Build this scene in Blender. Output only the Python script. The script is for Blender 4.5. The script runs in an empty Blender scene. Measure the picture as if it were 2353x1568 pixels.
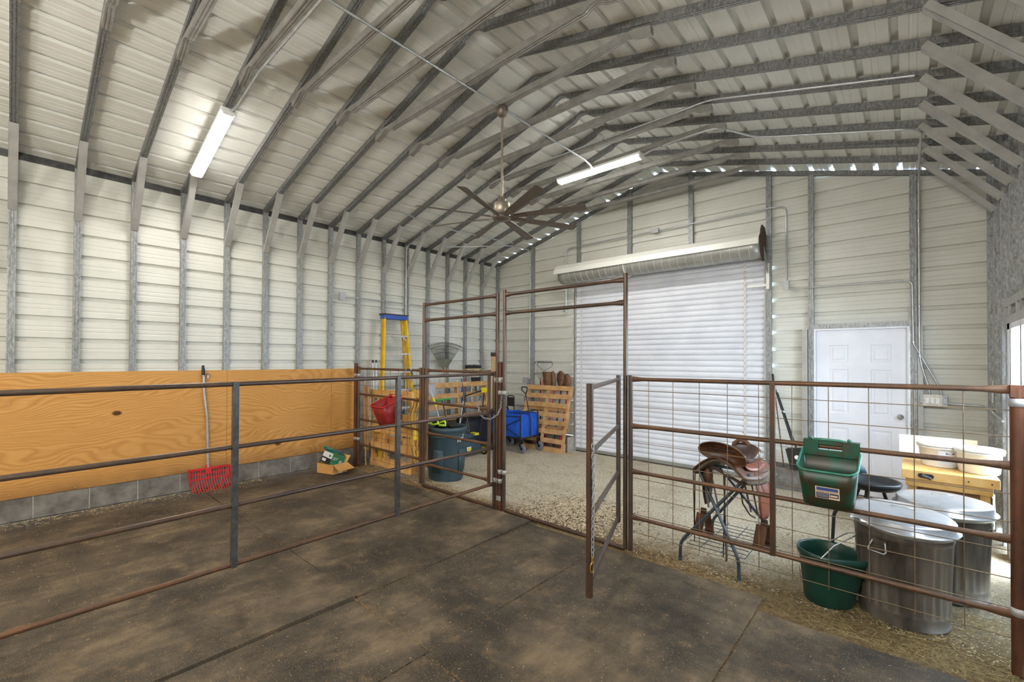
import bpy, math, random
from math import sin, cos, pi, radians, sqrt, atan2, hypot
from mathutils import Vector as V, Matrix
random.seed(7)
scene = bpy.context.scene
col = scene.collection

# ---------------------------------------------------------------- camera
cam_d = bpy.data.cameras.new('camera'); cam = bpy.data.objects.new('camera', cam_d); col.objects.link(cam)
a_, b_, c_ = radians(41.6887), radians(0.6284), radians(0.2534)
F_ = V((-sin(a_)*cos(b_), cos(a_)*cos(b_), sin(b_)))
R_ = V((cos(a_), sin(a_), 0)); U_ = R_.cross(F_)
R2 = R_*cos(c_) + U_*sin(c_); U2 = -R_*sin(c_) + U_*cos(c_)
m_ = Matrix((R2, U2, -F_)).transposed().to_4x4(); m_.translation = V((6.7039, 0, 1.65))
cam.matrix_world = m_
cam_d.sensor_width = 36; cam_d.lens = 36*1023.399/2353; cam_d.shift_y = (816.3403-784)/2353
cam_d.clip_start = 0.05
scene.camera = cam

# ---------------------------------------------------------------- world, lights, exposure
w = bpy.data.worlds.new('sky'); scene.world = w; w.use_nodes = True
bg = w.node_tree.nodes['Background']; bg.inputs[0].default_value = (0.66, 0.82, 1.0, 1); bg.inputs[1].default_value = 42
def area(name, loc, rot, sx, sy, power, color=(1, 1, 1), portal=False, spread=180):
    l = bpy.data.lights.new(name, 'AREA'); l.shape = 'RECTANGLE'; l.size = sx; l.size_y = sy; l.energy = power; l.color = color
    l.spread = radians(spread)
    o = bpy.data.objects.new(name, l); col.objects.link(o); o.location = loc; o.rotation_euler = rot
    if portal: l.cycles.is_portal = True
    return o
LAMP = (1.0, 0.98, 0.94)
# barn lamps are two strip lights in view; unseen fill points added behind the camera
SL = atan2(0.269, 1)
area('strip_lamp_west', (1.08, 1.403, 3.86), (0, -SL, 0), 1.15, 0.11, 24, LAMP)
area('strip_lamp_east', (3.62, 5.176, 4.125), (0, 0, 0), 1.2, 0.11, 34, LAMP)
def fill_point(name, loc, power, r=0.1):
    l = bpy.data.lights.new(name, 'POINT'); l.energy = power; l.color = LAMP; l.shadow_soft_size = r
    o = bpy.data.objects.new(name, l); col.objects.link(o); o.location = loc
fill_point('rear_fill_west', (3.2, -2.8, 2.6), 130)
fill_point('rear_fill_east', (5.8, -2.0, 2.9), 220)
fill_point('rear_fill_middle', (4.6, -1.2, 3.3), 75)
# portals in the openings guide the daylight in
area('opening_portal_east', (7.42, 4.3, 1.0), (0, radians(90), 0), 2.0, 3.1, 1, portal=True)
scene.view_settings.view_transform = 'Standard'; scene.view_settings.look = 'None'
scene.view_settings.exposure = 0.15; scene.view_settings.gamma = 1.0; scene.view_settings.use_curve_mapping = False

# ---------------------------------------------------------------- materials
def srgb(r, g, b):
    f = lambda c: (c/255/12.92) if c/255 <= 0.04045 else ((c/255+0.055)/1.055)**2.4
    return (f(r), f(g), f(b), 1)
class NT:
    def __init__(s, name):
        s.m = bpy.data.materials.new(name); s.m.use_nodes = True; s.t = s.m.node_tree
        s.b = s.t.nodes['Principled BSDF']; s.geo = None
    def n(s, ty, **kw):
        x = s.t.nodes.new(ty)
        for k, v in kw.items(): setattr(x, k, v)
        return x
    def l(s, a, b): s.t.links.new(a, b)
    def pos(s, scale=(1, 1, 1), obj=False):
        mp = s.n('ShaderNodeMapping'); mp.inputs['Scale'].default_value = scale
        if obj: s.l(s.n('ShaderNodeTexCoord').outputs['Object'], mp.inputs[0])
        else: s.l(s.n('ShaderNodeNewGeometry').outputs['Position'], mp.inputs[0])
        return mp.outputs[0]
    def noise(s, scale, detail=4, stretch=(1, 1, 1), rough=0.55, dist=0, obj=False):
        x = s.n('ShaderNodeTexNoise'); s.l(s.pos(stretch, obj), x.inputs['Vector'])
        x.inputs['Scale'].default_value = scale; x.inputs['Detail'].default_value = detail
        x.inputs['Roughness'].default_value = rough; x.inputs['Distortion'].default_value = dist
        return x.outputs['Fac']
    def ramp(s, fac, stops, interp='LINEAR'):
        r = s.n('ShaderNodeValToRGB'); s.l(fac, r.inputs[0]); e = r.color_ramp.elements; r.color_ramp.interpolation = interp
        e[0].position, e[0].color = stops[0]; e[1].position, e[1].color = stops[1]
        for p, c in stops[2:]:
            q = e.new(p); q.color = c
        return r.outputs['Color']
    def mix(s, fac, c1, c2, mode='MIX'):
        x = s.n('ShaderNodeMix', data_type='RGBA', blend_type=mode)
        for i, v in ((0, fac), (6, c1), (7, c2)):
            if hasattr(v, 'is_output'): s.l(v, x.inputs[i])
            else: x.inputs[i].default_value = v
        return x.outputs[2]
    def bump(s, h, strength=0.3, dist=0.01):
        x = s.n('ShaderNodeBump'); x.inputs['Strength'].default_value = strength; x.inputs['Distance'].default_value = dist
        s.l(h, x.inputs['Height']); s.l(x.outputs[0], s.b.inputs['Normal'])
    def set(s, col=None, rough=None, metal=None, spec=None):
        for k, v in (('Base Color', col), ('Roughness', rough), ('Metallic', metal), ('Specular IOR Level', spec)):
            if v is None: continue
            if hasattr(v, 'is_output'): s.l(v, s.b.inputs[k])
            else: s.b.inputs[k].default_value = v
        return s
BW = lambda a, b: [(a, (0, 0, 0, 1)), (b, (1, 1, 1, 1))]
def simple(name, c1, c2=None, scale=12, rough=0.5, metal=0, bump=0, bs=60, stretch=(1, 1, 1), lo=0.35, hi=0.65, spec=None, obj=False):
    t = NT(name)
    if c2 is None: t.set(c1, rough, metal, spec)
    else:
        f = t.noise(scale, 6, stretch, 0.6, obj=obj)
        t.set(t.ramp(f, [(lo, c1), (hi, c2)]), rough, metal, spec)
    if bump: t.bump(t.noise(bs, 4, stretch, obj=obj), bump, 0.004)
    return t.m
S = srgb
MT = {}
MT['panel'] = simple('painted_panel', S(203, 202, 192), S(212, 211, 202), 1.7, 0.38, 0, spec=0.35)
MT['panel_roof'] = simple('painted_roof_panel', S(214, 213, 205), S(223, 222, 215), 2.3, 0.4, 0, spec=0.35)
def galv(name, c1, c2, c3, metal=0.55, rough=0.42):
    t = NT(name)
    v = t.n('ShaderNodeTexVoronoi'); t.l(t.pos((1, 1, 0.55)), v.inputs['Vector']); v.inputs['Scale'].default_value = 95
    n = t.noise(60, 5, (1, 1, 0.3), 0.7)
    c = t.ramp(n, [(0.30, c1), (0.52, c2), (0.72, c3)])
    bw = t.n('ShaderNodeRGBToBW'); t.l(v.outputs['Color'], bw.inputs[0]); c = t.mix(0.3, c, bw.outputs[0], 'SOFT_LIGHT')
    t.set(c, rough, metal); t.bump(n, 0.12, 0.002); return t.m
MT['galv'] = galv('galvanized_tube', S(112, 113, 113), S(150, 151, 150), S(182, 182, 181), 0.3)
MT['galv_dark'] = galv('galvanized_rafter', S(88, 88, 88), S(122, 122, 121), S(150, 150, 148), 0.35)
MT['galv_tie'] = simple('zinc_tie_tube', S(134, 131, 126), S(156, 153, 148), 9, 0.4, 0.35)
MT['zinc'] = simple('zinc_channel', S(158, 156, 151), S(176, 174, 169), 7, 0.45, 0.2)
MT['conduit'] = simple('emt_conduit', S(176, 179, 181), S(196, 198, 200), 20, 0.3, 0.6)
MT['boxsteel'] = simple('electrical_box_steel', S(158, 160, 160), S(176, 178, 178), 30, 0.45, 0.3)
def rustpipe(name, base, dark, hot, rough=0.42, metal=0.35):
    t = NT(name); n = t.noise(3.2, 5, (1, 1, 1), 0.6); n2 = t.noise(38, 4, (1, 1, 0.4), 0.7)
    c = t.ramp(n, [(0.3, dark), (0.52, base), (0.75, hot)])
    c = t.mix(0.35, c, t.ramp(n2, [(0.3, dark), (0.7, hot)]))
    t.set(c, rough, metal); t.bump(n2, 0.1, 0.002); return t.m
MT['rust'] = rustpipe('rusty_pipe', S(98, 72, 52), S(66, 54, 47), S(132, 88, 56), 0.45, 0.3)
MT['rust_steel'] = rustpipe('browned_steel_pipe', S(90, 78, 70), S(66, 61, 60), S(120, 86, 62), 0.34, 0.45)
MT['rust_hot'] = rustpipe('rust_red_post', S(88, 51, 29), S(54, 37, 27), S(116, 64, 34), 0.5, 0.15)
MT['rust_dark'] = rustpipe('dark_brown_post', S(72, 56, 45), S(52, 43, 37), S(104, 66, 42), 0.45, 0.3)
MT['mill'] = simple('dark_mill_steel', S(66, 66, 68), S(92, 90, 88), 20, 0.42, 0.4)
MT['wire'] = simple('rusty_wire', S(104, 86, 66), S(138, 116, 88), 14, 0.5, 0.35)
# plywood: warped rings and knots
def plywood(name, c1, c2, c3, warp=0.5, sc=7.0, knots=True):
    t = NT(name); p = t.pos((1, 0.35, 1))
    nz = t.n('ShaderNodeTexNoise'); t.l(p, nz.inputs['Vector']); nz.inputs['Scale'].default_value = 1.5; nz.inputs['Detail'].default_value = 2.0
    sub = t.n('ShaderNodeVectorMath', operation='SCALE'); t.l(nz.outputs['Color'], sub.inputs[0]); sub.inputs['Scale'].default_value = warp
    add = t.n('ShaderNodeVectorMath', operation='ADD'); t.l(p, add.inputs[0]); t.l(sub.outputs[0], add.inputs[1])
    wv = t.n('ShaderNodeTexWave', wave_type='BANDS', bands_direction='Z'); t.l(add.outputs[0], wv.inputs['Vector'])
    wv.inputs['Scale'].default_value = sc; wv.inputs['Distortion'].default_value = 11; wv.inputs['Detail'].default_value = 2.5; wv.inputs['Detail Scale'].default_value = 0.7
    c = t.ramp(wv.outputs['Fac'], [(0.0, c3), (0.10, c1), (0.34, c2), (0.7, c2), (0.92, c1), (1.0, c3)])
    c = t.mix(0.45, c, t.mix(t.noise(5, 3, (1, .4, 1)), c1, c2)); c = t.mix(t.ramp(t.noise(60, 3, (1, 0.06, 1)), BW(0.4, 0.75)), c, t.mix(0.35, c, c3))
    c = t.mix(t.ramp(t.noise(1.1, 3), BW(0.35, 0.8)), c, t.mix(0.4, c, c1))
    if knots:
        v = t.n('ShaderNodeTexVoronoi'); t.l(t.pos((0, 0.7, 1.1)), v.inputs['Vector']); v.inputs['Scale'].default_value = 2.3
        k = t.ramp(v.outputs['Distance'], [(0.055, (1, 1, 1, 1)), (0.085, (0, 0, 0, 1))])
        c = t.mix(k, c, S(84, 48, 18))
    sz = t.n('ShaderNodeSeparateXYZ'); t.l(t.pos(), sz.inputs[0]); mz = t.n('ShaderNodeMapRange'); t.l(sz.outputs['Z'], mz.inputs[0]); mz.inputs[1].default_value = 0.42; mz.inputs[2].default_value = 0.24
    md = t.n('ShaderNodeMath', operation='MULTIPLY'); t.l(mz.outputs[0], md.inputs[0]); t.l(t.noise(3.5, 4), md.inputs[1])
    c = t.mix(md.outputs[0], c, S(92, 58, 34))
    t.set(c, 0.55, 0, 0.3); t.bump(wv.outputs['Fac'], 0.05, 0.002); return t.m
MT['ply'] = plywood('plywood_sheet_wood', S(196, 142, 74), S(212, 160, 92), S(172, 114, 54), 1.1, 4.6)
MT['pallet'] = simple('pallet_pine', S(172, 128, 78), S(206, 164, 112), 6, 0.7, 0, 0.1, 60, (1, 1, 1))
MT['pallet_y'] = simple('pallet_yellow_pine', S(196, 142, 76), S(222, 176, 108), 6, 0.7, 0, 0.1, 60)
MT['benchwood'] = simple('bench_pine', S(206, 156, 82), S(226, 182, 112), 9, 0.5, 0, 0.05, 60, (1, 0.3, 1))
MT['benchpanel'] = simple('bench_hardboard', S(120, 82, 40), S(136, 94, 50), 9, 0.6)
MT['palewood'] = simple('pale_board', S(226, 208, 178), S(238, 224, 200), 5, 0.6)
t = NT('rubber_mat_dusty')
n1 = t.noise(1.6, 6, (1, 1, 1), 0.65); n2 = t.noise(7, 6, (1, 1, 1), 0.7); n3 = t.noise(160, 2)
c = t.ramp(n1, [(0.36, S(52, 47, 40)), (0.5, S(80, 71, 58)), (0.68, S(124, 107, 85))])
c = t.mix(t.ramp(n2, BW(0.54, 0.82)), c, S(136, 112, 82))
c = t.mix(t.ramp(t.noise(11, 3, (1, 0.3, 1)), BW(0.3, 0.6)), t.mix(0.45, c, S(52, 48, 46)), c)
c = t.mix(t.ramp(n3, BW(0.60, 0.72)), c, S(150, 124, 86))
t.set(c, 0.72, 0, 0.3); t.bump(t.noise(120, 4), 0.25, 0.004); MT['mat'] = t.m
t = NT('dirt_and_gravel')
sx = t.n('ShaderNodeSeparateXYZ'); t.l(t.pos(), sx.inputs[0])
g1 = t.noise(46, 6, (1, 1, 1), 0.75); g2 = t.noise(2.4, 5)
grav = t.ramp(g1, [(0.31, S(112, 100, 84)), (0.44, S(184, 172, 148)), (0.62, S(218, 208, 186))])
dirt = t.ramp(t.noise(30, 6, (1, 1, 1), 0.7), [(0.3, S(88, 68, 48)), (0.5, S(134, 108, 76)), (0.7, S(174, 148, 108))])
mr = t.n('ShaderNodeMapRange'); t.l(sx.outputs['Y'], mr.inputs[0]); mr.inputs[1].default_value = 3.75; mr.inputs[2].default_value = 4.1
nm = t.n('ShaderNodeMath', operation='ADD'); t.l(mr.outputs[0], nm.inputs[0])
nq = t.n('ShaderNodeMath', operation='MULTIPLY_ADD'); t.l(g2, nq.inputs[0]); nq.inputs[1].default_value = 1.6; nq.inputs[2].default_value = -0.8
t.l(nq.outputs[0], nm.inputs[1]); nm.use_clamp = True
c = t.mix(nm.outputs[0], dirt, grav)
mx = t.n('ShaderNodeMapRange'); t.l(sx.outputs['X'], mx.inputs[0]); mx.inputs[1].default_value = 5.6; mx.inputs[2].default_value = 6.6
xm = t.n('ShaderNodeMath', operation='MULTIPLY'); t.l(mx.outputs[0], xm.inputs[0]); xm.inputs[1].default_value = 0.6
c = t.mix(xm.outputs[0], c, t.ramp(t.noise(36, 6, (1, 1, 1), 0.7), [(0.3, S(66, 54, 34)), (0.52, S(112, 94, 60)), (0.72, S(158, 138, 94))]))
t.set(c, 0.95, 0, 0.15); t.bump(g1, 0.8, 0.02); MT['ground'] = t.m
MT['block'] = simple('concrete_block', S(100, 94, 88), S(136, 130, 122), 7, 0.9, 0, 0.5, 110, spec=0.15)
MT['mortar'] = simple('mortar', S(150, 144, 134), S(176, 168, 156), 12, 0.95, 0, 0.4, 90)
MT['door'] = simple('white_steel_door', S(226, 226, 232), S(236, 236, 242), 3, 0.4)
MT['roller'] = simple('white_roller_curtain', S(214, 216, 224), S(226, 228, 234), 3, 0.32, 0.0, spec=0.5)
MT['hood'] = simple('white_hood_sheet', S(226, 225, 216), None, 3, 0.35)
MT['drum'] = simple('grey_drum_sheet', S(150, 150, 144), S(164, 164, 158), 4, 0.3, 0.35)
MT['tape'] = simple('cream_tape', S(206, 196, 186), S(222, 214, 206), 20, 0.6)
MT['fan'] = simple('brushed_bronze', S(104, 92, 82), S(118, 106, 96), 12, 0.38, 0.5)
MT['fan_nickel'] = simple('brushed_nickel', S(150, 138, 124), S(170, 158, 142), 12, 0.4, 0.6)
MT['fan_blade'] = simple('dark_blade', S(92, 82, 72), S(104, 94, 84), 30, 0.5, 0.1, stretch=(1, 1, 1))
def plain(name, c, rough=0.5, metal=0, emit=None, es=0):
    t = NT(name); t.set(c, rough, metal)
    if emit: t.b.inputs['Emission Color'].default_value = emit; t.b.inputs['Emission Strength'].default_value = es
    return t.m
MT['lens'] = plain('lit_diffuser', S(255, 252, 244), 0.4, 0, (1.0, 0.98, 0.94, 1), 31)
MT['white'] = plain('white_plastic', S(236, 236, 232), 0.35)
MT['black'] = plain('black_plastic', S(30, 30, 32), 0.45)
MT['black_soft'] = plain('black_fabric', S(34, 33, 34), 0.85)
MT['chrome'] = plain('chrome', S(200, 202, 204), 0.2, 0.9)
MT['brass'] = plain('brass', S(196, 160, 80), 0.3, 0.8)
MT['red'] = simple('red_plastic', S(186, 14, 20), S(208, 30, 32), 8, 0.45)
MT['red_bucket'] = simple('scuffed_red_plastic', S(116, 20, 22), S(156, 34, 34), 9, 0.5)
MT['orange'] = plain('orange_grip', S(222, 96, 60), 0.5)
MT['green_feeder'] = simple('mossy_green_plastic', S(6, 70, 48), S(54, 46, 30), 11, 0.38, lo=0.44, hi=0.62)
MT['green_rim'] = simple('green_rim_plastic', S(66, 128, 104), S(44, 104, 82), 9, 0.4)
MT['green_bucket'] = simple('dark_green_rubber', S(18, 52, 44), S(22, 64, 54), 6, 0.4)
MT['teal'] = plain('teal_hose', S(10, 116, 104), 0.35)
MT['can'] = simple('dusty_galvanized_can', S(58, 52, 45), S(112, 104, 95), 6, 0.45, 0.3, 0.05, 40, (1, 1, 0.25))
MT['lid'] = simple('galvanized_lid', S(172, 172, 172), S(196, 196, 198), 7, 0.3, 0.55, 0.05, 20)
MT['bin'] = simple('grey_blue_bin', S(46, 64, 72), S(56, 76, 84), 5, 0.5)
MT['blue'] = simple('blue_canvas', S(10, 74, 178), S(20, 92, 204), 6, 0.7, 0, 0.15, 40)
MT['blue_plain'] = plain('blue_trim', S(44, 84, 168), 0.5)
MT['yellow'] = simple('yellow_fibreglass', S(206, 158, 24), S(232, 190, 44), 8, 0.45, lo=0.3, hi=0.6)
MT['hose'] = simple('yellow_hose', S(206, 160, 70), S(224, 182, 92), 9, 0.5)
MT['hiviz'] = plain('fluorescent_yellow', S(196, 232, 60), 0.5)
MT['yellowp'] = plain('yellow_plastic', S(226, 204, 40), 0.45)
MT['greenp'] = plain('green_plastic', S(50, 140, 60), 0.45)
MT['alu'] = simple('worn_aluminium', S(168, 158, 148), S(206, 198, 190), 26, 0.45, 0.3)
MT['card'] = simple('cardboard', S(196, 142, 78), S(210, 158, 94), 6, 0.8)
MT['card_g'] = simple('printed_green_carton', S(54, 128, 84), S(70, 146, 104), 20, 0.5)
MT['shovel'] = simple('rusty_shovel_steel', S(88, 60, 42), S(122, 88, 64), 14, 0.5, 0.4)
MT['wood_handle'] = simple('ash_handle', S(190, 150, 100), S(208, 170, 118), 10, 0.6)
MT['tyre'] = plain('grey_wheel', S(112, 114, 122), 0.55)
MT['leather'] = simple('tan_leather', S(134, 66, 38), S(96, 56, 46), 5, 0.36)
MT['leather_d'] = simple('dark_leather', S(44, 32, 28), S(76, 52, 40), 7, 0.36)
MT['leather_b'] = simple('brown_leather', S(84, 56, 40), S(110, 76, 54), 8, 0.45)
MT['leather_c'] = simple('worn_cantle_leather', S(58, 38, 28), S(104, 64, 40), 9, 0.38)
MT['stand'] = simple('grey_blue_steel', S(52, 60, 68), S(72, 80, 90), 10, 0.35, 0.3)
MT['wool'] = simple('wool_pad', S(84, 72, 60), S(112, 98, 84), 30, 0.95, 0, 0.4, 60)
MT['glass_dull'] = plain('frosted_panel', S(176, 184, 194), 0.5)
MT['sticker'] = plain('cream_sticker', S(226, 206, 170), 0.5)
MT['sticker_b'] = plain('blue_print', S(70, 84, 150), 0.5)
MT['sticker_d'] = plain('dark_print', S(52, 48, 84), 0.5)
MT['paper'] = plain('grey_print', S(206, 206, 208), 0.6)
MT['ink'] = plain('black_ink', S(28, 28, 30), 0.6)
MT['outside'] = simple('bright_yard', S(196, 186, 168), S(214, 206, 190), 2, 0.9)
MT['dark_rust'] = simple('flaking_dark_rust', S(48, 34, 28), S(88, 62, 48), 40, 0.8, 0.1, 0.6, 50)

# ---------------------------------------------------------------- mesh helpers
class M:
    def __init__(s): s.v = []; s.f = []; s.sm = []
    def add(s, vs, fs, smooth=False):
        b = len(s.v); s.v += [tuple(v) for v in vs]; s.f += [tuple(i+b for i in f) for f in fs]; s.sm += [smooth]*len(fs); return s
    def box(s, x0, y0, z0, x1, y1, z1):
        vs = [(x, y, z) for x in (x0, x1) for y in (y0, y1) for z in (z0, z1)]
        return s.add(vs, [(0, 1, 3, 2), (4, 6, 7, 5), (0, 4, 5, 1), (2, 3, 7, 6), (0, 2, 6, 4), (1, 5, 7, 3)])
    def bar(s, p, q, w, h, up=(0, 0, 1)):
        p, q = V(p), V(q); d = (q-p).normalized(); u = V(up); a = d.cross(u)
        if a.length < 1e-4: a = d.cross(V((1, 0, 0)))
        a.normalize(); b = a.cross(d)
        vs = [e + a*(i*w/2) + b*(j*h/2) for e in (p, q) for i in (-1, 1) for j in (-1, 1)]
        return s.add(vs, [(0, 1, 3, 2), (4, 6, 7, 5), (0, 4, 5, 1), (2, 3, 7, 6), (0, 2, 6, 4), (1, 5, 7, 3)])
    def tube(s, pts, r, n=10, close=False, cap=True, flat=None):
        pts = [V(p) for p in pts]; N = len(pts); rs = r if isinstance(r, (list, tuple)) else [r]*N
        rings = []; prev = None
        for i in range(N):
            if close: d = pts[(i+1) % N]-pts[i-1]
            elif i == 0: d = pts[1]-pts[0]
            elif i == N-1: d = pts[-1]-pts[-2]
            else: d = (pts[i+1]-pts[i]).normalized() + (pts[i]-pts[i-1]).normalized()
            if d.length < 1e-9: d = pts[min(i+1, N-1)]-pts[max(i-1, 0)]
            d.normalize()
            if prev is None:
                a = d.cross(V((0, 0, 1)))
                if a.length < 0.05: a = d.cross(V((0, 1, 0)))
            else: a = prev - d*prev.dot(d)
            a.normalize(); b = d.cross(a); prev = a
            rr = rs[i]; ra, rb = rr if isinstance(rr, tuple) else (rr, rr)
            rings.append([pts[i] + a*(cos(2*pi*k/n)*ra) + b*(sin(2*pi*k/n)*rb) for k in range(n)])
        vs = [v for r_ in rings for v in r_]; fs = []
        for i in range(N if close else N-1):
            j = (i+1) % N
            for k in range(n): fs.append((i*n+k, i*n+(k+1) % n, j*n+(k+1) % n, j*n+k))
        s.add(vs, fs, True)
        if cap and not close: s.add(rings[0], [tuple(range(n-1, -1, -1))]); s.add(rings[-1], [tuple(range(n))])
        return s
    def lathe(s, prof, c=(0, 0, 0), n=28, axis='Z', sx=1, sy=1, smooth=True):
        vs = []; fs = []; c = V(c)
        for r, z in prof:
            for k in range(n):
                a = 2*pi*k/n; x, y = r*cos(a)*sx, r*sin(a)*sy
                p = {'Z': (x, y, z), 'Y': (x, z, y), 'X': (z, x, y)}[axis]; vs.append(c+V(p))
        for i in range(len(prof)-1):
            for k in range(n): fs.append((i*n+k, i*n+(k+1) % n, (i+1)*n+(k+1) % n, (i+1)*n+k))
        return s.add(vs, fs, smooth)
    def disc(s, c, r, n=28, axis='Z', sx=1, sy=1):
        c = V(c); vs = []
        for k in range(n):
            a = 2*pi*k/n; x, y = r*cos(a)*sx, r*sin(a)*sy
            vs.append(c+V({'Z': (x, y, 0), 'Y': (x, 0, y), 'X': (0, x, y)}[axis]))
        return s.add(vs, [tuple(range(n))])
    def prism(s, poly, y0, y1, plane='XZ'):     # polygon (a,b) extruded along the third axis
        n = len(poly)
        def P(a, b, t): return {'XZ': (a, t, b), 'YZ': (t, a, b), 'XY': (a, b, t)}[plane]
        vs = [P(a, b, y0) for a, b in poly] + [P(a, b, y1) for a, b in poly]
        fs = [tuple(range(n)), tuple(range(2*n-1, n-1, -1))] + [(i, (i+1) % n, n+(i+1) % n, n+i) for i in range(n)]
        return s.add(vs, fs)
    def grid(s, rows, smooth=True, closed_u=False):   # rows of points
        n = len(rows[0]); vs = [p for r in rows for p in r]; fs = []
        for i in range(len(rows)-1):
            for k in range(n if closed_u else n-1): fs.append((i*n+k, i*n+(k+1) % n, (i+1)*n+(k+1) % n, (i+1)*n+k))
        return s.add(vs, fs, smooth)
    def xf(s, mat, start=0):
        s.v = s.v[:start] + [tuple(mat @ V(v)) for v in s.v[start:]]; return s
    def sphere(s, c, r, n=14, m=8, sc=(1, 1, 1)):
        c = V(c); rows = []
        for i in range(m+1):
            t = pi*i/m; rows.append([c+V((r*sc[0]*sin(t)*cos(2*pi*k/n), r*sc[1]*sin(t)*sin(2*pi*k/n), r*sc[2]*cos(t))) for k in range(n)])
        return s.grid(rows, True, True)
def wloc(o):
    p = V(o.location)
    while o.parent: o = o.parent; p += V(o.location)
    return p
def ob(name, m, mat, parent=None, base=None, label=None, cat=None, group=None, kind=None, solid=0, sub=0, bev=0):
    me = bpy.data.meshes.new(name)
    off = wloc(parent) if parent is not None else V(base or (0, 0, 0))
    me.from_pydata([(v[0]-off.x, v[1]-off.y, v[2]-off.z) for v in m.v], [], m.f)
    me.polygons.foreach_set('use_smooth', m.sm); me.update()
    me.materials.append(MT[mat] if isinstance(mat, str) else mat)
    o = bpy.data.objects.new(name, me); col.objects.link(o)
    if parent is not None: o.parent = parent
    else: o.location = off
    if solid:
        x = o.modifiers.new('s', 'SOLIDIFY'); x.thickness = solid; x.offset = -1
    if bev:
        x = o.modifiers.new('b', 'BEVEL'); x.width = bev; x.segments = 2; x.limit_method = 'ANGLE'
    if sub:
        x = o.modifiers.new('u', 'SUBSURF'); x.levels = sub; x.render_levels = sub
    return tag(o, label, cat, group, kind)
def tag(o, label=None, cat=None, group=None, kind=None):
    if label: o['label'] = label
    if cat: o['category'] = cat
    if group: o['group'] = group
    if kind: o['kind'] = kind
    return o
def T(name, label, cat, loc, group=None, kind=None):
    o = bpy.data.objects.new(name, None); col.objects.link(o); o.location = loc; o.empty_display_size = 0.1
    return tag(o, label, cat, group, kind)
def ST(name, label=None, loc=(0, 0, 0)): return T(name, label, None, loc, None, 'structure')
def clone(o, d, label=None):
    def rec(a, par):
        c = a.copy(); col.objects.link(c); c.parent = par
        for ch in a.children: rec(ch, c)
        return c
    c = rec(o, None); c.location = V(o.location)+V(d)
    if label: c['label'] = label
    return c
def arc(c, r, a0, a1, n, ax=(1, 0, 0), ay=(0, 0, 1)):
    c, ax, ay = V(c), V(ax), V(ay)
    return [c + ax*(r*cos(a0+(a1-a0)*i/n)) + ay*(r*sin(a0+(a1-a0)*i/n)) for i in range(n+1)]
def rnd_path(pts, r=0.06, n=5):       # polyline with rounded corners
    pts = [V(p) for p in pts]; out = [pts[0]]
    for i in range(1, len(pts)-1):
        a, b, c = pts[i-1], pts[i], pts[i+1]; d1 = (a-b); d2 = (c-b); rr = min(r, d1.length*0.45, d2.length*0.45)
        p, q = b+d1.normalized()*rr, b+d2.normalized()*rr
        for k in range(n+1):
            t_ = k/n; out.append(p*(1-t_)**2 + b*2*t_*(1-t_) + q*t_**2)
    out.append(pts[-1]); return out
def text(name, s, size, mat, parent, mtx, ext=0.0006):
    c = bpy.data.curves.new(name, 'FONT'); c.body = s; c.size = size; c.extrude = ext; c.align_x = 'CENTER'; c.align_y = 'CENTER'
    tmp = bpy.data.objects.new('tmp', c); col.objects.link(tmp)
    me = bpy.data.meshes.new_from_object(tmp.evaluated_get(bpy.context.evaluated_depsgraph_get()))
    bpy.data.objects.remove(tmp); me.transform(mtx); me.materials.clear(); me.materials.append(MT[mat])
    o = bpy.data.objects.new(name, me); col.objects.link(o); o.parent = parent; return o
# ================================================================ SETTING
YB = 7.053; XR = 7.35; PK = 3.68; SLP = 0.269; TK = 0.060
def zr(x): return 3.70 + SLP*(x if x <= PK else 2*PK-x)          # rafter underside
Yi = lambda i: 0.0157 + (i-1)*0.4717 - 0.028
YF = -3.9
def prof(u0, u1, c0):
    """(u, depth) across a ribbed sheet: major channels every 228.6 mm and two small ribs between"""
    P = 0.2286; pts = [(u0, 0.0)]; k = math.floor((u0-c0)/P)-1
    while c0+k*P < u1+0.1:
        c = c0+k*P
        for du, d in ((-0.028, 0), (-0.018, 0.031), (0.020, 0.031), (0.025, 0), (0.084, 0), (0.089, 0.0022), (0.097, 0.0022), (0.101, 0), (0.130, 0), (0.135, 0.0022), (0.143, 0.0022), (0.147, 0)):
            u = c+du
            if u0 < u < u1: pts.append((u, d))
        k += 1
    def dep(u):
        return 0.0
    pts.append((u1, 0.0)); return pts
def sheets(parent, name, u0, u1, c0, segs, P, mat):
    """sheets of four ribs each; segs(u) gives the spans a-b that exist at height u; P(u,d,t) places a point"""
    w_ = 0.9144; u = u0
    k0 = math.floor((u0-c0)/w_); b = [u0]; x = c0+0.09+k0*w_
    while x < u1:
        if x > u0+0.15: b.append(x)
        x += w_
    if u1-b[-1] < 0.15: b.pop()
    b.append(u1)
    for i in range(len(b)-1):
        m = M(); pr_ = prof(b[i], b[i+1], c0)
        for sg in range(8):
            rows = []
            for (uu, d) in pr_:
                s_ = segs(uu)
                if sg < len(s_) and s_[sg]: rows.append([P(uu, d, s_[sg][0]), P(uu, d, s_[sg][1])])
                else:
                    if len(rows) > 1: m.grid(rows, False)
                    rows = []
            if len(rows) > 1: m.grid(rows, False)
        if m.f: ob(name, m, mat, parent)
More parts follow.
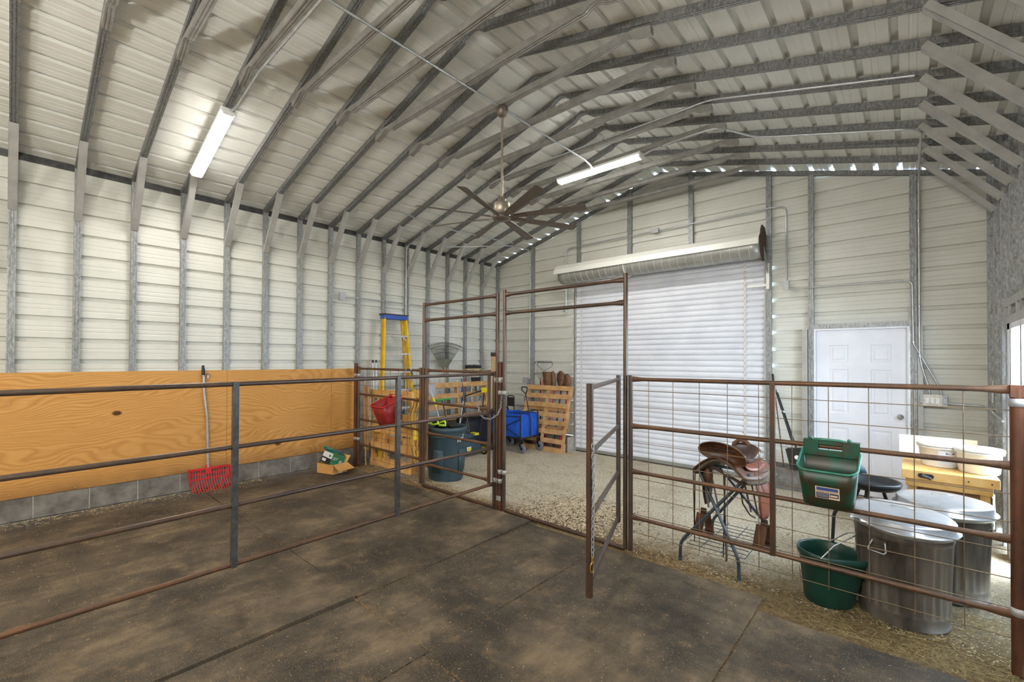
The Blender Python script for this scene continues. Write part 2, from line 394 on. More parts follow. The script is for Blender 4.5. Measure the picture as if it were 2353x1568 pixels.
# floor: one dirt and gravel ground, slightly uneven
fl = M(); rows = []
nx, ny = 90, 130
xs = [-0.3+8.0*i/nx for i in range(nx+1)]; ys = [-4.0+11.4*j/ny for j in range(ny+1)]
rr = random.Random(3)
for y in ys:
    row = []
    for x in xs:
        if y < 3.38: z = -0.015
        elif y < 3.60: z = -0.015 - 0.031*(y-3.38)/0.22
        else: z = -0.046
        if y > 3.4: z += 0.007*sin(x*5.1+y*3)+0.006*sin(y*7.3-x*4.1) + rr.uniform(-.004, .004)
        z += 0.03*math.exp(-((x-4.15)**2/0.35+(y-4.25)**2/0.18))
        row.append((x, y, z))
    rows.append(row)
fl.grid(rows, True)
flo = ob('floor', fl, 'ground', None, (0, 0, 0), kind='structure')
yard = M().box(7.5, -2, -0.14, 22, 12, -0.12); ob('yard_ground', yard, 'outside', None, (7.5, -2, -0.14), kind='structure')
yard = M().box(-4, -14, -0.14, 12, -4.0, -0.12); ob('yard_ground_front', yard, 'outside', None, (-4, -14, -0.14), kind='structure')

wl = ST('wall_left'); wr = ST('wall_right'); wb = ST('wall_back'); wf = ST('wall_front'); ce = ST('ceiling')
sheets(wl, 'wall_panel', 0.22, 3.74, 1.612, lambda u: [(YF, YB+TK)], lambda u, d, t: (-TK-d, t, u), 'panel')
OPY0, OPY1, OPZ = 2.75, 5.86, 1.985
def seg_r(u): return [(YF, OPY0), (OPY0, OPY1) if u > OPZ+0.02 else None, (OPY1, YB+TK)]
sheets(wr, 'wall_panel', 0.0, 3.74, 1.590, seg_r, lambda u, d, t: (XR+TK+d, t, u), 'panel')
def gx(u): return max(-TK, (u-3.76)/SLP)
def seg_b(u):
    a = gx(u); b = 2*PK-a; out = []
    for x0, x1, zz in ((-9, 1.98, 0), (1.98, 5.24, 3.0), (5.24, 5.765, 0), (5.765, 6.715, 2.105), (6.715, 99, 0)):
        x0 = max(x0, a); x1 = min(x1, b); out.append((x0, x1) if u >= zz and x1 > x0 else None)
    return out
sheets(wb, 'wall_panel', 0.22, 4.74, 1.592, seg_b, lambda u, d, t: (t, YB+TK+d, u), 'panel')
def seg_f(u):
    a = gx(u); b = 2*PK-a
    return [(a, b)]
sheets(wf, 'wall_panel', 0.0, 4.74, 1.592, seg_f, lambda u, d, t: (t, YF-d, u), 'panel')
cs = 1/sqrt(1+SLP*SLP); LU = (PK+TK)/cs
def roofP(side):
    def P(u, d, t):
        x = -TK + u*cs; z = 3.70+0.062+SLP*x
        x -= d*SLP*cs; z += d*cs
        return (x if side > 0 else 2*PK-x, t, z)
    return P
sheets(ce, 'roof_panel', 0, LU, 0.13, lambda u: [(YF, YB+TK)], roofP(1), 'panel_roof')
sheets(ce, 'roof_panel', 0, LU, 0.13, lambda u: [(YF, YB+TK)], roofP(-1), 'panel_roof')
ob('ridge_cap', M().box(PK-0.12, YF, 4.795, PK+0.12, YB+TK, 4.80), 'panel_roof', ce)

for sx_ in (0, 1):
    fx = (lambda x: x) if sx_ == 0 else (lambda x: 2*PK-0.01-x)
    a, b = sorted((fx(-0.095), fx(-0.056))); ob('eave_shade_closure', M().box(a, YF, 3.672, b, YB+TK, 3.80), 'mill', ce)  # closes the eave gap; its dark colour stands in for the shade there
    a, b = sorted((fx(-0.064), fx(-0.058))); ob('eave_trim', M().box(a, YF, 3.625, b, YB+TK, 3.671), 'panel', ce)
ob('corner_leak_plug', M().box(-0.13, YB+0.055, 0.0, -0.055, YB+0.13, 3.80), 'panel', wb); ob('corner_leak_plug', M().box(XR+0.055, YB+0.055, 0.0, XR+0.13, YB+0.13, 3.80), 'panel', wb)  # plugs added outside the corners to stop daylight leaking in
for x0_, x1_, z0_, z1_ in ((1.93, 2.0, -.05, 3.1), (5.20, 5.30, -.05, 3.1), (5.70, 5.80, -.05, 2.16), (6.68, 6.78, -.05, 2.16), (5.70, 6.78, 2.10, 2.16), (1.93, 5.30, 3.0, 3.14)):
    ob('opening_leak_plug', M().box(x0_, YB+0.093, z0_, x1_, YB+0.11, z1_), 'panel', wb)  # strips added behind the panels against daylight leaks round the openings
# stem walls of blocks
def blocks(name, along, a0, a1, joints, f0, f1, z0, z1, seam=True):
    s_ = ST(name); js = sorted(joints)
    for i in range(len(js)-1):
        g = 0.006
        j = random.Random(i).uniform(-0.003, 0.003)
        if along == 'Y': m = M().box(f0, js[i]+g, z0, f1+j, js[i+1]-g, z1)
        else: m = M().box(js[i]+g, f0+j, z0, js[i+1]-g, f1, z1)
        ob('block', m, 'block', s_, bev=0.004)
    if along == 'Y': m = M().box(f0, a0, z0, f1-0.006, a1, z1-0.002)
    else: m = M().box(a0, f0+0.006, z0, a1, f1, z1-0.002)
    ob('mortar', m, 'mortar', s_); return s_
jl = [0.16-0.405*k for k in range(1, 11)][::-1]+[0.16, 0.58, 0.99, 1.39, 1.83, 2.28, 2.70]+[3.11+0.41*k for k in range(10)]
blocks('baseboard_left', 'Y', YF, 7.1, [j for j in jl if j < 7.2], -0.2, 0.012, 0.005, 0.232)
jl2 = [-0.05-0.405*k for k in range(0, 10)][::-1]+[0.36+0.41*k for k in range(0, 17)]
blocks('trim_1', 'Y', YF, 7.1, [j for j in jl2 if j < 7.2], -0.2, 0.030, -0.2, -0.002)
blocks('baseboard_back', 'X', 0.03, 2.0, [0.03, 0.43, 0.84, 1.24, 1.62, 2.0], 6.83, 7.11, -0.08, 0.22)
blocks('baseboard_right', 'X', 5.24, 5.765, [5.24, 5.765], 6.80, 7.11, -0.08, 0.235)
blocks('trim_2', 'X', 6.715, 7.36, [6.715, 7.02, 7.36], 6.86, 7.11, -0.08, 0.22)

# ---- steel frames
def strip(m, bot, top, yc, w):
    sec = [(-.5, 0), (-.30, 0), (-.26, .07), (-.12, .07), (-.08, 0), (.08, 0), (.12, .07), (.26, .07), (.30, 0), (.5, 0), (.5, 1), (-.5, 1)]
    rows = []
    for (bx, bz), (tx, tz) in zip(bot, top): rows.append([(bx+(tx-bx)*t_, yc+y*w, bz+(tz-bz)*t_) for y, t_ in sec])
    m.grid(rows, False, True); n = len(sec)
    m.add(rows[0], [tuple(range(n))]); m.add(rows[-1], [tuple(range(n-1, -1, -1))])
def frame_parts(t_, y):
    W = 0.057
    for s_ in (0, 1):
        m = M(); fx = (lambda x: x) if s_ == 0 else (lambda x: 2*PK-0.01-x)
        zb = 0.225 if s_ == 0 else -0.05
        strip(m, [(fx(0), zb), (fx(0), 3.70)], [(fx(-0.058), zb), (fx(-0.058), 3.70)], y, W); ob('post', m, 'galv', t_)
        # corner sleeve
        # knee channel
        x1, z0, z1 = (0.50, 3.14, 3.84) if s_ == 0 else (0.565, 3.175, 3.856)
        m = M(); A = V((0.0, 0, z0)); B = V((x1, 0, z1)); d = (B-A).normalized(); nrm = V((d.z, 0, -d.x))
        pl = [(fx((A+nrm*0.012).x), (A+nrm*0.012).z), (fx((B+nrm*0.012).x), (B+nrm*0.012).z), (fx((B+nrm*0.009).x), (B+nrm*0.009).z), (fx((A+nrm*0.009).x), (A+nrm*0.009).z)]
        m.prism(pl, y-0.033, y+0.033)
        for dy in (-0.033, 0.031):
            q = [A+nrm*0.012, B+nrm*0.012, B-nrm*0.038+d*0.004, A-nrm*0.038-d*0.004]
            m.prism([(fx(p.x), p.z) for p in q], y+dy, y+dy+0.002)
        ob('knee_brace', m, 'zinc', t_)
    xs_ = [-0.058, 0.6, 1.6, 2.6, PK-0.20, PK-0.155, PK-0.12, PK-0.085, PK-0.05, PK-0.02]
    dz = [0, 0, 0, 0, 0, -0.004, 0.000, 0.018, 0.030, 0.030]
    full = [(x, z) for x, z in zip(xs_, dz)]; full += [(2*PK-x, z) for x, z in full[::-1]]
    bot = [(x, zr(x)+z) for x, z in full]; top = [(x, min(zr(x)+0.059, zr(PK)+0.052)) for x, z in full]
    m = M(); strip(m, bot, top, y, W); ob('rafter', m, 'galv_dark', t_)
    # collar tie with crimped ends
    x0 = 2.07; seq = [(x0, 0), (x0+0.13, 0.0), (x0+0.15, 0.004), (x0+0.175, 0.020), (x0+0.20, 0.030), (x0+0.235, 0.030), (x0+0.27, 0.018), (x0+0.30, 0.002), (x0+0.33, -0.004), (x0+0.36, 0)]
    bot = []; top = []
    for x, dz_ in seq:
        zb = min(zr(x)-0.064, 4.235) if x > x0+0.14 else zr(x)-0.064
        zt = min(zr(x)-0.003, 4.292)
        bot.append((x, zb+dz_)); top.append((x, zt))
    ends = [(2*PK-x-0.07, z) for x, z in bot[::-1]]; endt = [(2*PK-x-0.07, z) for x, z in top[::-1]]
    m = M(); strip(m, bot+[(2.9, 4.235), (3.6, 4.235), (4.3, 4.235)]+ends, top+[(2.9, 4.292), (3.6, 4.292), (4.3, 4.292)]+endt, y, 0.0575)
    ob('collar_tie', m, 'galv_tie', t_)
ordn = ['closest', 'second', 'third', 'fourth', 'fifth', 'sixth', 'seventh', 'eighth', 'ninth', 'tenth', 'eleventh', 'twelfth', 'thirteenth', 'fourteenth', 'fifteenth', 'sixteenth']
f0 = None
for i in range(15, 0, -1):
    extra = {4: ', strip light on its left rafter', 12: ', strip light under its tie', 8: ', ceiling fan hanging from its tie', 11: ', conduit clipped along its tie', 1: ', leftmost post in view'}.get(i, '')
    k = 15-i
    lab = 'galvanized steel roof frame, %s before the roller door gable%s' % ('closest one' if k == 0 else ordn[k]+' one', extra)
    if f0 is None:
        f0 = T('roof_frame', lab, 'frame', (0, Yi(15), 0), 'steel arch frames along the barn'); frame_parts(f0, Yi(15))
    else: clone(f0, (0, Yi(i)-Yi(15), 0), lab)
# gable frame and studs of the back wall
yg = YB+0.028
g = T('roof_frame', 'gable end steel frame with studs standing against the back wall', 'frame', (0, yg, 0), 'steel arch frames along the barn')
for s_ in (0, 1):
    fx = (lambda x: x) if s_ == 0 else (lambda x: 2*PK-0.01-x)
    m = M(); strip(m, [(fx(0), 0.22), (fx(0), 3.70)], [(fx(-0.058), 0.22), (fx(-0.058), 3.70)], yg, 0.057); ob('post', m, 'galv', g)
    m = M(); strip(m, [(fx(-0.058), zr(-0.058)), (fx(PK), zr(PK))], [(fx(-0.058), zr(-0.058)+0.059), (fx(PK), zr(PK)+0.059)], yg, 0.057); ob('rafter', m, 'galv_dark', g)
def stud(x0, x1, z0, z1):
    m = M(); sec = [(0, 0), (.2, 0), (.24, .06), (.38, .06), (.42, 0), (.58, 0), (.62, .06), (.76, .06), (.8, 0), (1, 0), (1, 1), (0, 1)]
    rows = [[(x0+(x1-x0)*a, YB+0.057*t_, z) for a, t_ in sec] for z in (z0, z1)]
    m.grid(rows, False, True); m.add(rows[0], [tuple(range(12))]); m.add(rows[1], [tuple(range(12))]); ob('stud', m, 'galv', g)
for x0, x1, z0 in ((0.935, 0.998, 0.22), (2.039, 2.102, 3.3), (3.077, 3.150, 3.3), (4.123, 4.191, 3.3), (5.206, 5.272, -0.05), (5.706, 5.766, -0.05), (6.715, 6.778, -0.05)):
    stud(x0, x1, z0, zr((x0+x1)/2))
stud(1.985, 2.005, -0.05, 3.1)
m = M(); m.box(5.766, YB-0.002, 2.075, 6.715, YB+0.055, 2.135); ob('door_header', m, 'galv', g)
m = M(); m.box(2.0, YB+0.004, 3.30, 5.206, YB+0.055, 3.36); ob('door_header', m, 'galv', g)

# ---- man door
d2 = ST('door_2', 'white six-panel steel door in the back wall')
m = M()
for a in ((5.768, 5.79), (6.69, 6.713)): m.box(a[0], YB+0.0, -0.03, a[1], YB+0.09, 2.074)
m.box(5.79, YB+0.0, 2.052, 6.69, YB+0.09, 2.074); ob('jamb', m, 'door', d2); ob('leak_backer', M().box(5.768, YB+0.088, -0.06, 6.713, YB+0.1, 2.09), 'door', d2)  # backer added behind the leaf to stop daylight leaking round it
m = M(); yd = YB+0.045; cells = [(5.93, 6.13), (6.35, 6.55)]; zz = [(1.64, 1.86), (0.98, 1.55), (0.16, 0.80)]
X_ = [5.792]+[v for c in cells for v in c]+[6.688]; Z_ = [-0.02]+sorted(v for c in zz for v in c)+[2.05]
for i in range(len(X_)-1):
    for j in range(len(Z_)-1):
        x0, x1, z0, z1 = X_[i], X_[i+1], Z_[j], Z_[j+1]
        if i % 2 == 1 and j % 2 == 1:
            r1 = [(x0, yd, z0), (x1, yd, z0), (x1, yd, z1), (x0, yd, z1)]
            def ins(k, dy): return [(x0+k, yd+dy, z0+k), (x1-k, yd+dy, z0+k), (x1-k, yd+dy, z1-k), (x0+k, yd+dy, z1-k)]
            m.grid([r1, ins(0.012, 0.008), ins(0.03, 0.008), ins(0.045, 0.001)], False, True); m.add(ins(0.045, 0.001), [(0, 1, 2, 3)])
        else: m.add([(x0, yd, z0), (x1, yd, z0), (x1, yd, z1), (x0, yd, z1)], [(0, 1, 2, 3)])
ob('door_leaf', m, 'door', d2)
m = M(); m.lathe([(0.032, 0), (0.033, -0.008), (0.014, -0.012), (0.012, -0.035), (0.026, -0.045), (0.030, -0.058), (0.024, -0.072), (0.0, -0.078)], (6.628, yd, 0.985), 20, 'Y'); ob('door_knob', m, 'chrome', d2, label='round chrome knob')
m = M(); m.box(5.64, YB-0.035, -0.05, 5.70, YB+0.05, 2.07); ob('galvanized_jamb_trim', m, 'zinc', d2)
m = M(); m.box(6.782, YB-0.01, -0.05, 6.83, YB+0.05, 2.07); ob('galvanized_jamb_trim', m, 'zinc', d2)

# ---- roller door
d1 = ST('door_1', 'white corrugated roller door, closed')
m = M(); rows = []; z = 3.20; yc = YB+0.035
P = 0.0865; PR_ = [(0, 0), (.10, -.013), (.3, -.019), (.62, -.019), (.84, -.013), (.90, 0)]
while z > 0.06:
    for k in range(6):
        zz_ = z-P*k/6; ph = k/6
        dpt = PR_[k][1]; zz_ = z-P*PR_[k][0]
        rows.append([(2.003, yc+dpt, zz_), (5.20, yc+dpt, zz_)])
    z -= P
rows.append([(2.003, yc, 0.05), (5.20, yc, 0.05)]); m.grid(rows, True); ob('curtain', m, 'roller', d1)
m = M(); m.box(2.003, yc-0.015, -0.035, 5.20, yc+0.01, 0.055); ob('bottom_bar', m, 'drum', d1)
m = M(); m.box(2.003, yc-0.03, -0.055, 5.20, yc+0.015, -0.032); ob('weather_seal', m, 'black', d1)
for x in (2.14, 4.93):
    m = M(); rows = []; z = 3.14
    while z > 0.1:
        for k in range(6): rows.append([(x-0.013*1, yc+PR_[k][1]-0.006, z-P*PR_[k][0]), (x+0.02, yc+PR_[k][1]-0.006, z-P*PR_[k][0])])
        z -= P
    m.grid(rows, False); ob('wear_tape', m, 'tape', d1)
for x0, x1 in ((2.008, 2.03), (5.185, 5.206)):
    m = M(); m.box(x0, YB-0.01, -0.05, x1, YB+0.03, 3.05); ob('guide', m, 'zinc', d1)
# drum
cy_, cz_, R0 = 6.805, 3.222, 0.165
m = M(); n_ = 40; ribs_ = []
m.lathe([(0, 1.90), (R0, 1.90)]+[(R0, 1.90+3.31*k/30) for k in range(1, 31)]+[(0, 5.21)], (0, cy_, cz_), 36, 'X'); ob('curtain_roll', m, 'drum', d1)
m = M()
for k in range(1, 27):
    x = 1.90+k*0.1225; m.tube([(x, cy_+(R0+0.001)*cos(t_*2*pi/28), cz_+(R0+0.001)*sin(t_*2*pi/28)) for t_ in range(28)], 0.0022, 4, True)
ob('roll_seam', m, 'hood', d1)
m = M(); m.tube([(3.22, cy_+(R0+0.004)*cos(t_*2*pi/28), cz_+(R0+0.004)*sin(t_*2*pi/28)) for t_ in range(28)], [(0.004, 0.022)]*28, 6, True); ob('strap', m, 'white', d1, label='white strap round the roll')
hp = [(YB+0.02, 3.425), (6.83, 3.425), (6.70, 3.39), (6.62, 3.31), (6.605, 3.225), (6.618, 3.222), (6.633, 3.305), (6.71, 3.375), (6.835, 3.41), (YB+0.02, 3.41)]
m = M().prism(hp, 1.83, 5.21, 'YZ'); ob('hood', m, 'hood', d1)
m = M(); m.box(1.83, 6.61, 3.235, 5.21, 6.616, 3.243); ob('hood_lip', m, 'zinc', d1)
m = M(); poly = []
rq = random.Random(5)
for k in range(26):
    a = 2*pi*k/26; r_ = 0.195+rq.uniform(-0.02, 0.02); poly.append((cy_+r_*cos(a)*0.75, cz_+0.04+r_*sin(a)*1.2))
m.prism(poly, 5.215, 5.235, 'YZ'); ob('end_plate', m, 'dark_rust', d1, label='dark flaking rusty end plate')
m = M(); m.prism([(6.80, 3.22), (6.93, 3.10), (YB, 2.98), (YB, 2.86), (6.93, 2.95), (6.80, 3.08)], 5.232, 5.24, 'YZ'); ob('bracket', m, 'galv', d1)
m = M(); m.box(5.215, YB-0.03, 2.66, 5.255, YB-0.02, 3.02); m.box(4.98, YB-0.04, 2.70, 5.22, YB-0.015, 2.735); ob('chain_keeper', m, 'white', d1)

# ---- opening in the right wall, steel framed
w1 = ST('window_1', 'bright opening in the right wall, framed in galvanized tube')
def rbar(y0, z0, y1, z1, x0=XR-0.004, x1=XR+0.055): return M().box(x0, y0, z0, x1, y1, z1)
ob('frame_bar', rbar(OPY0-0.1, OPZ, OPY1+0.06, OPZ+0.065), 'zinc', w1)
ob('frame_bar', rbar(OPY0-0.1, OPZ+0.15, OPY1+0.06, OPZ+0.215), 'zinc', w1)
for k in range(9):
    y = OPY1-0.20-k*0.36
    ob('frame_web', rbar(y, OPZ+0.062, y+0.05, OPZ+0.155), 'zinc', w1)
ob('frame_web', rbar(OPY1+0.0, OPZ+0.062, OPY1+0.055, OPZ+0.155), 'zinc', w1)
ob('frame_post', rbar(OPY1-0.06, -0.05, OPY1, OPZ), 'galv', w1)
ob('frame_post', rbar(OPY0, -0.05, OPY0+0.06, OPZ), 'galv', w1)
ob('white_casing', M().box(XR+0.0, OPY1-0.17, -0.05, XR+0.09, OPY1-0.062, OPZ-0.002), 'door', w1)
ob('white_casing', M().box(XR+0.0, OPY0+0.06, OPZ-0.05, XR+0.09, OPY1-0.062, OPZ-0.002), 'door', w1)
# swung-out grey stall door seen through the opening; unseen width added to block daylight
sd = T('stall_door', 'grey steel half door with a latch seen through the bright opening at far right', 'door', (7.52, 5.2, 0))
m = M().box(7.50, 2.6, 0.04, 7.54, 5.24, 1.62); ob('door_panel', m, 'glass_dull', sd)
m = M().box(7.49, 2.6, 0.0, 7.55, 2.64, 1.64).box(7.49, 5.23, 0.0, 7.55, 5.27, 1.64).box(7.49, 2.6, 1.60, 7.55, 5.27, 1.64).box(7.49, 2.6, 0.02, 7.55, 5.27, 0.08); ob('door_frame', m, 'boxsteel', sd)
m = M().box(7.47, 4.9, 1.26, 7.50, 5.05, 1.29).box(7.47, 4.9, 1.16, 7.50, 4.92, 1.29); ob('latch', m, 'black', sd)
m = M().box(7.49, 2.52, -0.12, 7.56, 2.59, 2.05)
ob('hanging_post', m, 'boxsteel', sd)

# ---- plywood lining of the left wall
def sheet(y0, y1, lab, nm='plywood_sheet'):
    t_ = T(nm, lab, 'plywood', (0, y0, 0.235), 'plywood sheets lining the left wall')
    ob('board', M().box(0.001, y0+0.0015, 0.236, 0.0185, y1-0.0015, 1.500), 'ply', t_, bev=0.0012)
    m = M(); rq = random.Random(int(y0*10))
    for yy in [y0+0.03, y1-0.03]+[Yi(k) for k in range(-6, 10) if y0+0.05 < Yi(k) < y1-0.05]:
        for z in (0.27, 0.55, 0.86, 1.17, 1.46): m.disc((0.0192, yy+rq.uniform(-.01, .01), z+rq.uniform(-.02, .02)), 0.004, 6, 'X')
    ob('screw', m, 'conduit', t_, kind='stuff')
sheet(-3.0, -0.56, 'plywood sheet on the left wall, mostly out of frame at the left edge')
sheet(-0.56, 1.885, 'long orange plywood sheet behind the red manure fork on the left wall')
sheet(1.885, 3.30, 'plywood sheet on the left wall right of the red fork, above the green box')
sheet(3.30, 3.72, 'narrow plywood strip beside the rusty corner pen post')

# ---- rubber mats
mats = [
 (1.28, 1.61, 2.715, 3.50, 0.0, 'dusty rubber mat in front of the cardboard box'),
 (0.04, 1.61, 1.275, 3.47, -0.002, 'dark rubber mat along the left wall under the red fork'),
 (2.725, 1.61, 3.835, 3.52, 0.004, 'raised rubber mat under the gate post, dusty reddish corner'),
 (3.845, 1.59, 4.668, 3.50, -0.002, 'narrow rubber mat with pale hay stains in the middle'),
 (4.675, 1.56, 5.942, 3.50, 0.0, 'large rubber mat under the open gate'),
 (5.95, 1.55, 7.30, 3.30, -0.003, 'rubber mat at lower right in front of the metal cans'),
 (0.04, -0.30, 1.365, 1.60, 0.0, 'rubber mat at the left edge along the block wall'),
 (1.372, -0.30, 2.60, 1.60, -0.001, 'rubber mat at lower left under the long gate'),
 (2.61, -0.30, 3.845, 1.60, 0.006, 'raised thick rubber mat with a worn edge at bottom left'),
 (3.855, -0.30, 4.668, 1.585, 0.0, 'narrow rubber mat at bottom centre'),
 (4.675, -0.30, 5.942, 1.552, 0.0, 'rubber mat at bottom edge below the open gate'),
 (5.95, -0.30, 7.30, 1.542, -0.002, 'rubber mat at bottom right corner'),
]
for k, (x0, y0, x1, y1, dz, lab) in enumerate(mats):
    m = M(); rq = random.Random(k); nx_, ny_ = 12, 14; rows = []
    for j in range(ny_+1):
        row = []
        for i in range(nx_+1):
            x = x0+(x1-x0)*i/nx_; y = y0+(y1-y0)*j/ny_
            e = rq.uniform(-0.0028, 0.0028)
            if i in (0, nx_): x += e
            if j in (0, ny_): y += e*(2 if j == ny_ else 1)
            z = dz + 0.003*sin(x*4+k)+0.003*sin(y*3.1+2*k)
            if k == 2: z += 0.020*max(0, (y-2.2)/1.3)*max(0, (x-2.7)/1.1)
            if k == 8 and j < ny_+1: z += 0.016*max(0, (x-3.0)/0.9)
            row.append((x, y, z))
        rows.append(row)
    m.grid(rows, True)
    edge = rows[0]+[r[-1] for r in rows[1:]]+rows[-1][-2::-1]+[r[0] for r in rows[-2:0:-1]]
    low = [(p[0], p[1], -0.03) for p in edge]; m.grid([edge, low], False, True)
    ob('rubber_mat', m, 'mat', None, (x0, y0, -0.03), lab, 'mat', 'rubber mats of the stall floor')
# ================================================================ LAMPS, FAN, CONDUIT
def lamp(p, q, lab, down):
    p, q, dn = V(p), V(q), V(down).normalized(); d = (q-p).normalized(); a = d.cross(dn).normalized()
    t_ = T('strip_light', lab, 'light', (p+q)/2)
    def sec(pts, e0, e1):
        m = M(); m.grid([[e+a*u+dn*v for u, v in pts] for e in (e0, e1)], False, True)
        for e in (e0, e1): m.add([e+a*u+dn*v for u, v in pts], [tuple(range(len(pts)))])
        return m
    ob('housing', sec([(-.062, 0), (.062, 0), (.062, .028), (-.062, .028)], p, q), 'white', t_)
    ob('diffuser', sec([(-.060, .028), (-.056, .052), (-.036, .066), (.036, .066), (.056, .052), (.060, .028)], p+d*.012, q-d*.012), 'lens', t_, label='glowing diffuser')
    for e, s_ in ((p, 1), (q, -1)): ob('end_cap', sec([(-.064, -.002), (.064, -.002), (.064, .030), (.05, .064), (.03, .07), (-.03, .07), (-.05, .064), (-.064, .03)], e-d*.004*s_, e+d*.014*s_), 'white', t_)
    return t_
yl = Yi(4)
lamp((0.52, yl, zr(0.52)-0.016), (1.66, yl, zr(1.66)-0.006), 'lit strip light along the rafter above the left wall', (SLP, 0, -1))
lamp((2.985, Yi(12), 4.232), (4.235, Yi(12), 4.232), 'lit strip light under the tie beyond the ceiling fan', (0, 0, -1))

fan = T('ceiling_fan', 'bronze ceiling fan with eight flat blades hanging on a long rod', 'fan', (3.63, 3.285, 3.06))
fx_, fy_ = 3.63, 3.285
m = M().lathe([(0, 4.222), (0.052, 4.222), (0.060, 4.20), (0.060, 4.175), (0.045, 4.135), (0.018, 4.112), (0, 4.112)], (fx_, fy_, 0), 28); ob('canopy', m, 'fan', fan)
m = M().tube([(fx_, fy_, 4.15), (fx_, fy_, 3.27)], 0.0125, 14); ob('downrod', m, 'fan_nickel', fan)
m = M().lathe([(0, 3.302), (0.022, 3.302), (0.024, 3.285), (0.040, 3.278), (0.040, 3.258), (0.050, 3.252), (0.078, 3.240), (0.082, 3.232), (0.082, 3.165), (0.070, 3.140), (0.06, 3.12), (0, 3.12)], (fx_, fy_, 0), 30); ob('motor', m, 'fan_nickel', fan)
m = M().lathe([(0, 3.118), (0.085, 3.118), (0.095, 3.105), (0.095, 3.085), (0.088, 3.072), (0.0, 3.066)], (fx_, fy_, 0), 30); ob('hub', m, 'fan', fan)
for k in range(8):
    an = radians(20+45*k); ca, sa = cos(an), sin(an); pt = radians(-14)
    def L(r, u, v): # r along the blade, u across, v up; blade pitched
        uu = u*cos(pt)-v*sin(pt); vv = u*sin(pt)+v*cos(pt)
        return (fx_+r*ca-uu*sa, fy_+r*sa+uu*ca, 3.094+vv)
    rows = []
    for r, h0, h1 in ((0.13, -0.032, 0.030), (0.3, -0.042, 0.036), (0.6, -0.047, 0.043), (0.84, -0.050, 0.048), (0.865, -0.046, 0.030)):
        rows.append([L(r, h0, -0.003), L(r, h1, -0.003), L(r, h1, 0.003), L(r, h0, 0.003)])
    m = M(); m.grid(rows, False, True); m.add(rows[0], [(0, 1, 2, 3)]); m.add(rows[-1], [(3, 2, 1, 0)]); bl = ob('blade', m, 'fan_blade', fan)
    m = M(); rr_ = [[L(r, -h, -0.010), L(r, h, -0.010), L(r, h, -0.004), L(r, -h, -0.004)] for r, h in ((0.07, 0.018), (0.12, 0.022), (0.26, 0.020))]
    m.grid(rr_, False, True); m.add(rr_[0], [(0, 1, 2, 3)]); m.add(rr_[-1], [(3, 2, 1, 0)]); ob('blade_arm', m, 'fan', bl)

def strap(c, d, r=0.0135, out=(0, 0, 1)):
    m = M(); m.tube([V(c)-V(d).normalized()*0.008, V(c)+V(d).normalized()*0.008], r, 10); return m
def conduit(lab, pts, straps=(), r=0.0108, rr_=0.09, boxes=(), group='electrical conduit runs'):
    t_ = T('conduit', lab, 'conduit', pts[0], group)
    ob('pipe', M().tube(rnd_path(pts, rr_, 6), r, 10), 'conduit', t_)
    for c, d in straps: ob('strap', strap(c, d, r+0.003), 'chrome', t_)
    for b in boxes: jb(*b, t_)
    return t_
def jb(c, s_, t_):
    x, y, z = c; a, b, d = s_
    o = ob('junction_box', M().box(x-a/2, y-b/2, z-d/2, x+a/2, y+b/2, z+d/2), 'boxsteel', t_, bev=0.004)
    k = 2 if b < a else 0
    if b <= a: m = M().box(x-a/2-.003, y-b/2-.004, z-d/2-.003, x+a/2+.003, y-b/2, z+d/2+.003)
    else: m = M().box(x+a/2, y-b/2-.003, z-d/2-.003, x+a/2+.004, y+b/2+.003, z+d/2+.003)
    ob('cover', m, 'boxsteel', o)
yc_ = YB-0.013
cz = 4.221
conduit('thin conduit running under the roof ties to the fan', [(3.615, -1.5, cz), (3.615, 4.83, cz), (3.60, 5.0, 4.215), (3.58, 5.10, 4.20)], [((3.615, Yi(k), cz), (0, 1, 0)) for k in range(3, 12)])
conduit('conduit along the left rafter beyond the fan and down the left wall', [(2.10, Yi(11)-0.04, 4.22), (0.045, Yi(11)-0.045, 3.67), (0.02, Yi(11)-0.045, 3.55), (0.02, Yi(11)-0.045, 0.4)], [((0.02, Yi(11)-0.045, z), (0, 0, 1)) for z in (3.0, 2.0, 1.4)], rr_=0.14)
conduit('conduit along the collar tie of the eleventh frame', [(2.12, Yi(11)-0.042, 4.235), (2.4, Yi(11)-0.042, 4.285), (4.95, Yi(11)-0.042, 4.285), (5.2, Yi(11)-0.042, 4.292), (XR-0.6, Yi(11)-0.042, 3.885)], [((x, Yi(11)-0.042, 4.285), (1, 0, 0)) for x in (2.8, 4.0)], rr_=0.12)
conduit('conduit from the far strip light along the rafter and down beside the white door', [(4.25, Yi(12), 4.20), (4.38, Yi(12)-0.01, 4.222), (4.6, Yi(12)-0.03, 4.228), (4.95, Yi(12)-0.035, 4.232), (5.15, Yi(12)-0.03, 4.222), (5.45, Yi(13)-0.16, 4.14), (6.72, Yi(13)-0.10, 3.82), (6.80, Yi(13)-0.02, 3.80), (6.80, Yi(15)+0.1, 3.81), (6.80, yc_-0.005, 3.80), (6.80, yc_, 3.6), (6.80, yc_, 1.66), (6.875, yc_, 1.36), (6.885, yc_, 1.255)], [((4.5, Yi(12)-0.02, 4.226), (1, 0, 0)), ((6.80, yc_, 3.3), (0, 0, 1)), ((6.80, yc_, 2.3), (0, 0, 1)), ((6.80, yc_, 1.72), (0, 0, 1))], rr_=0.12)
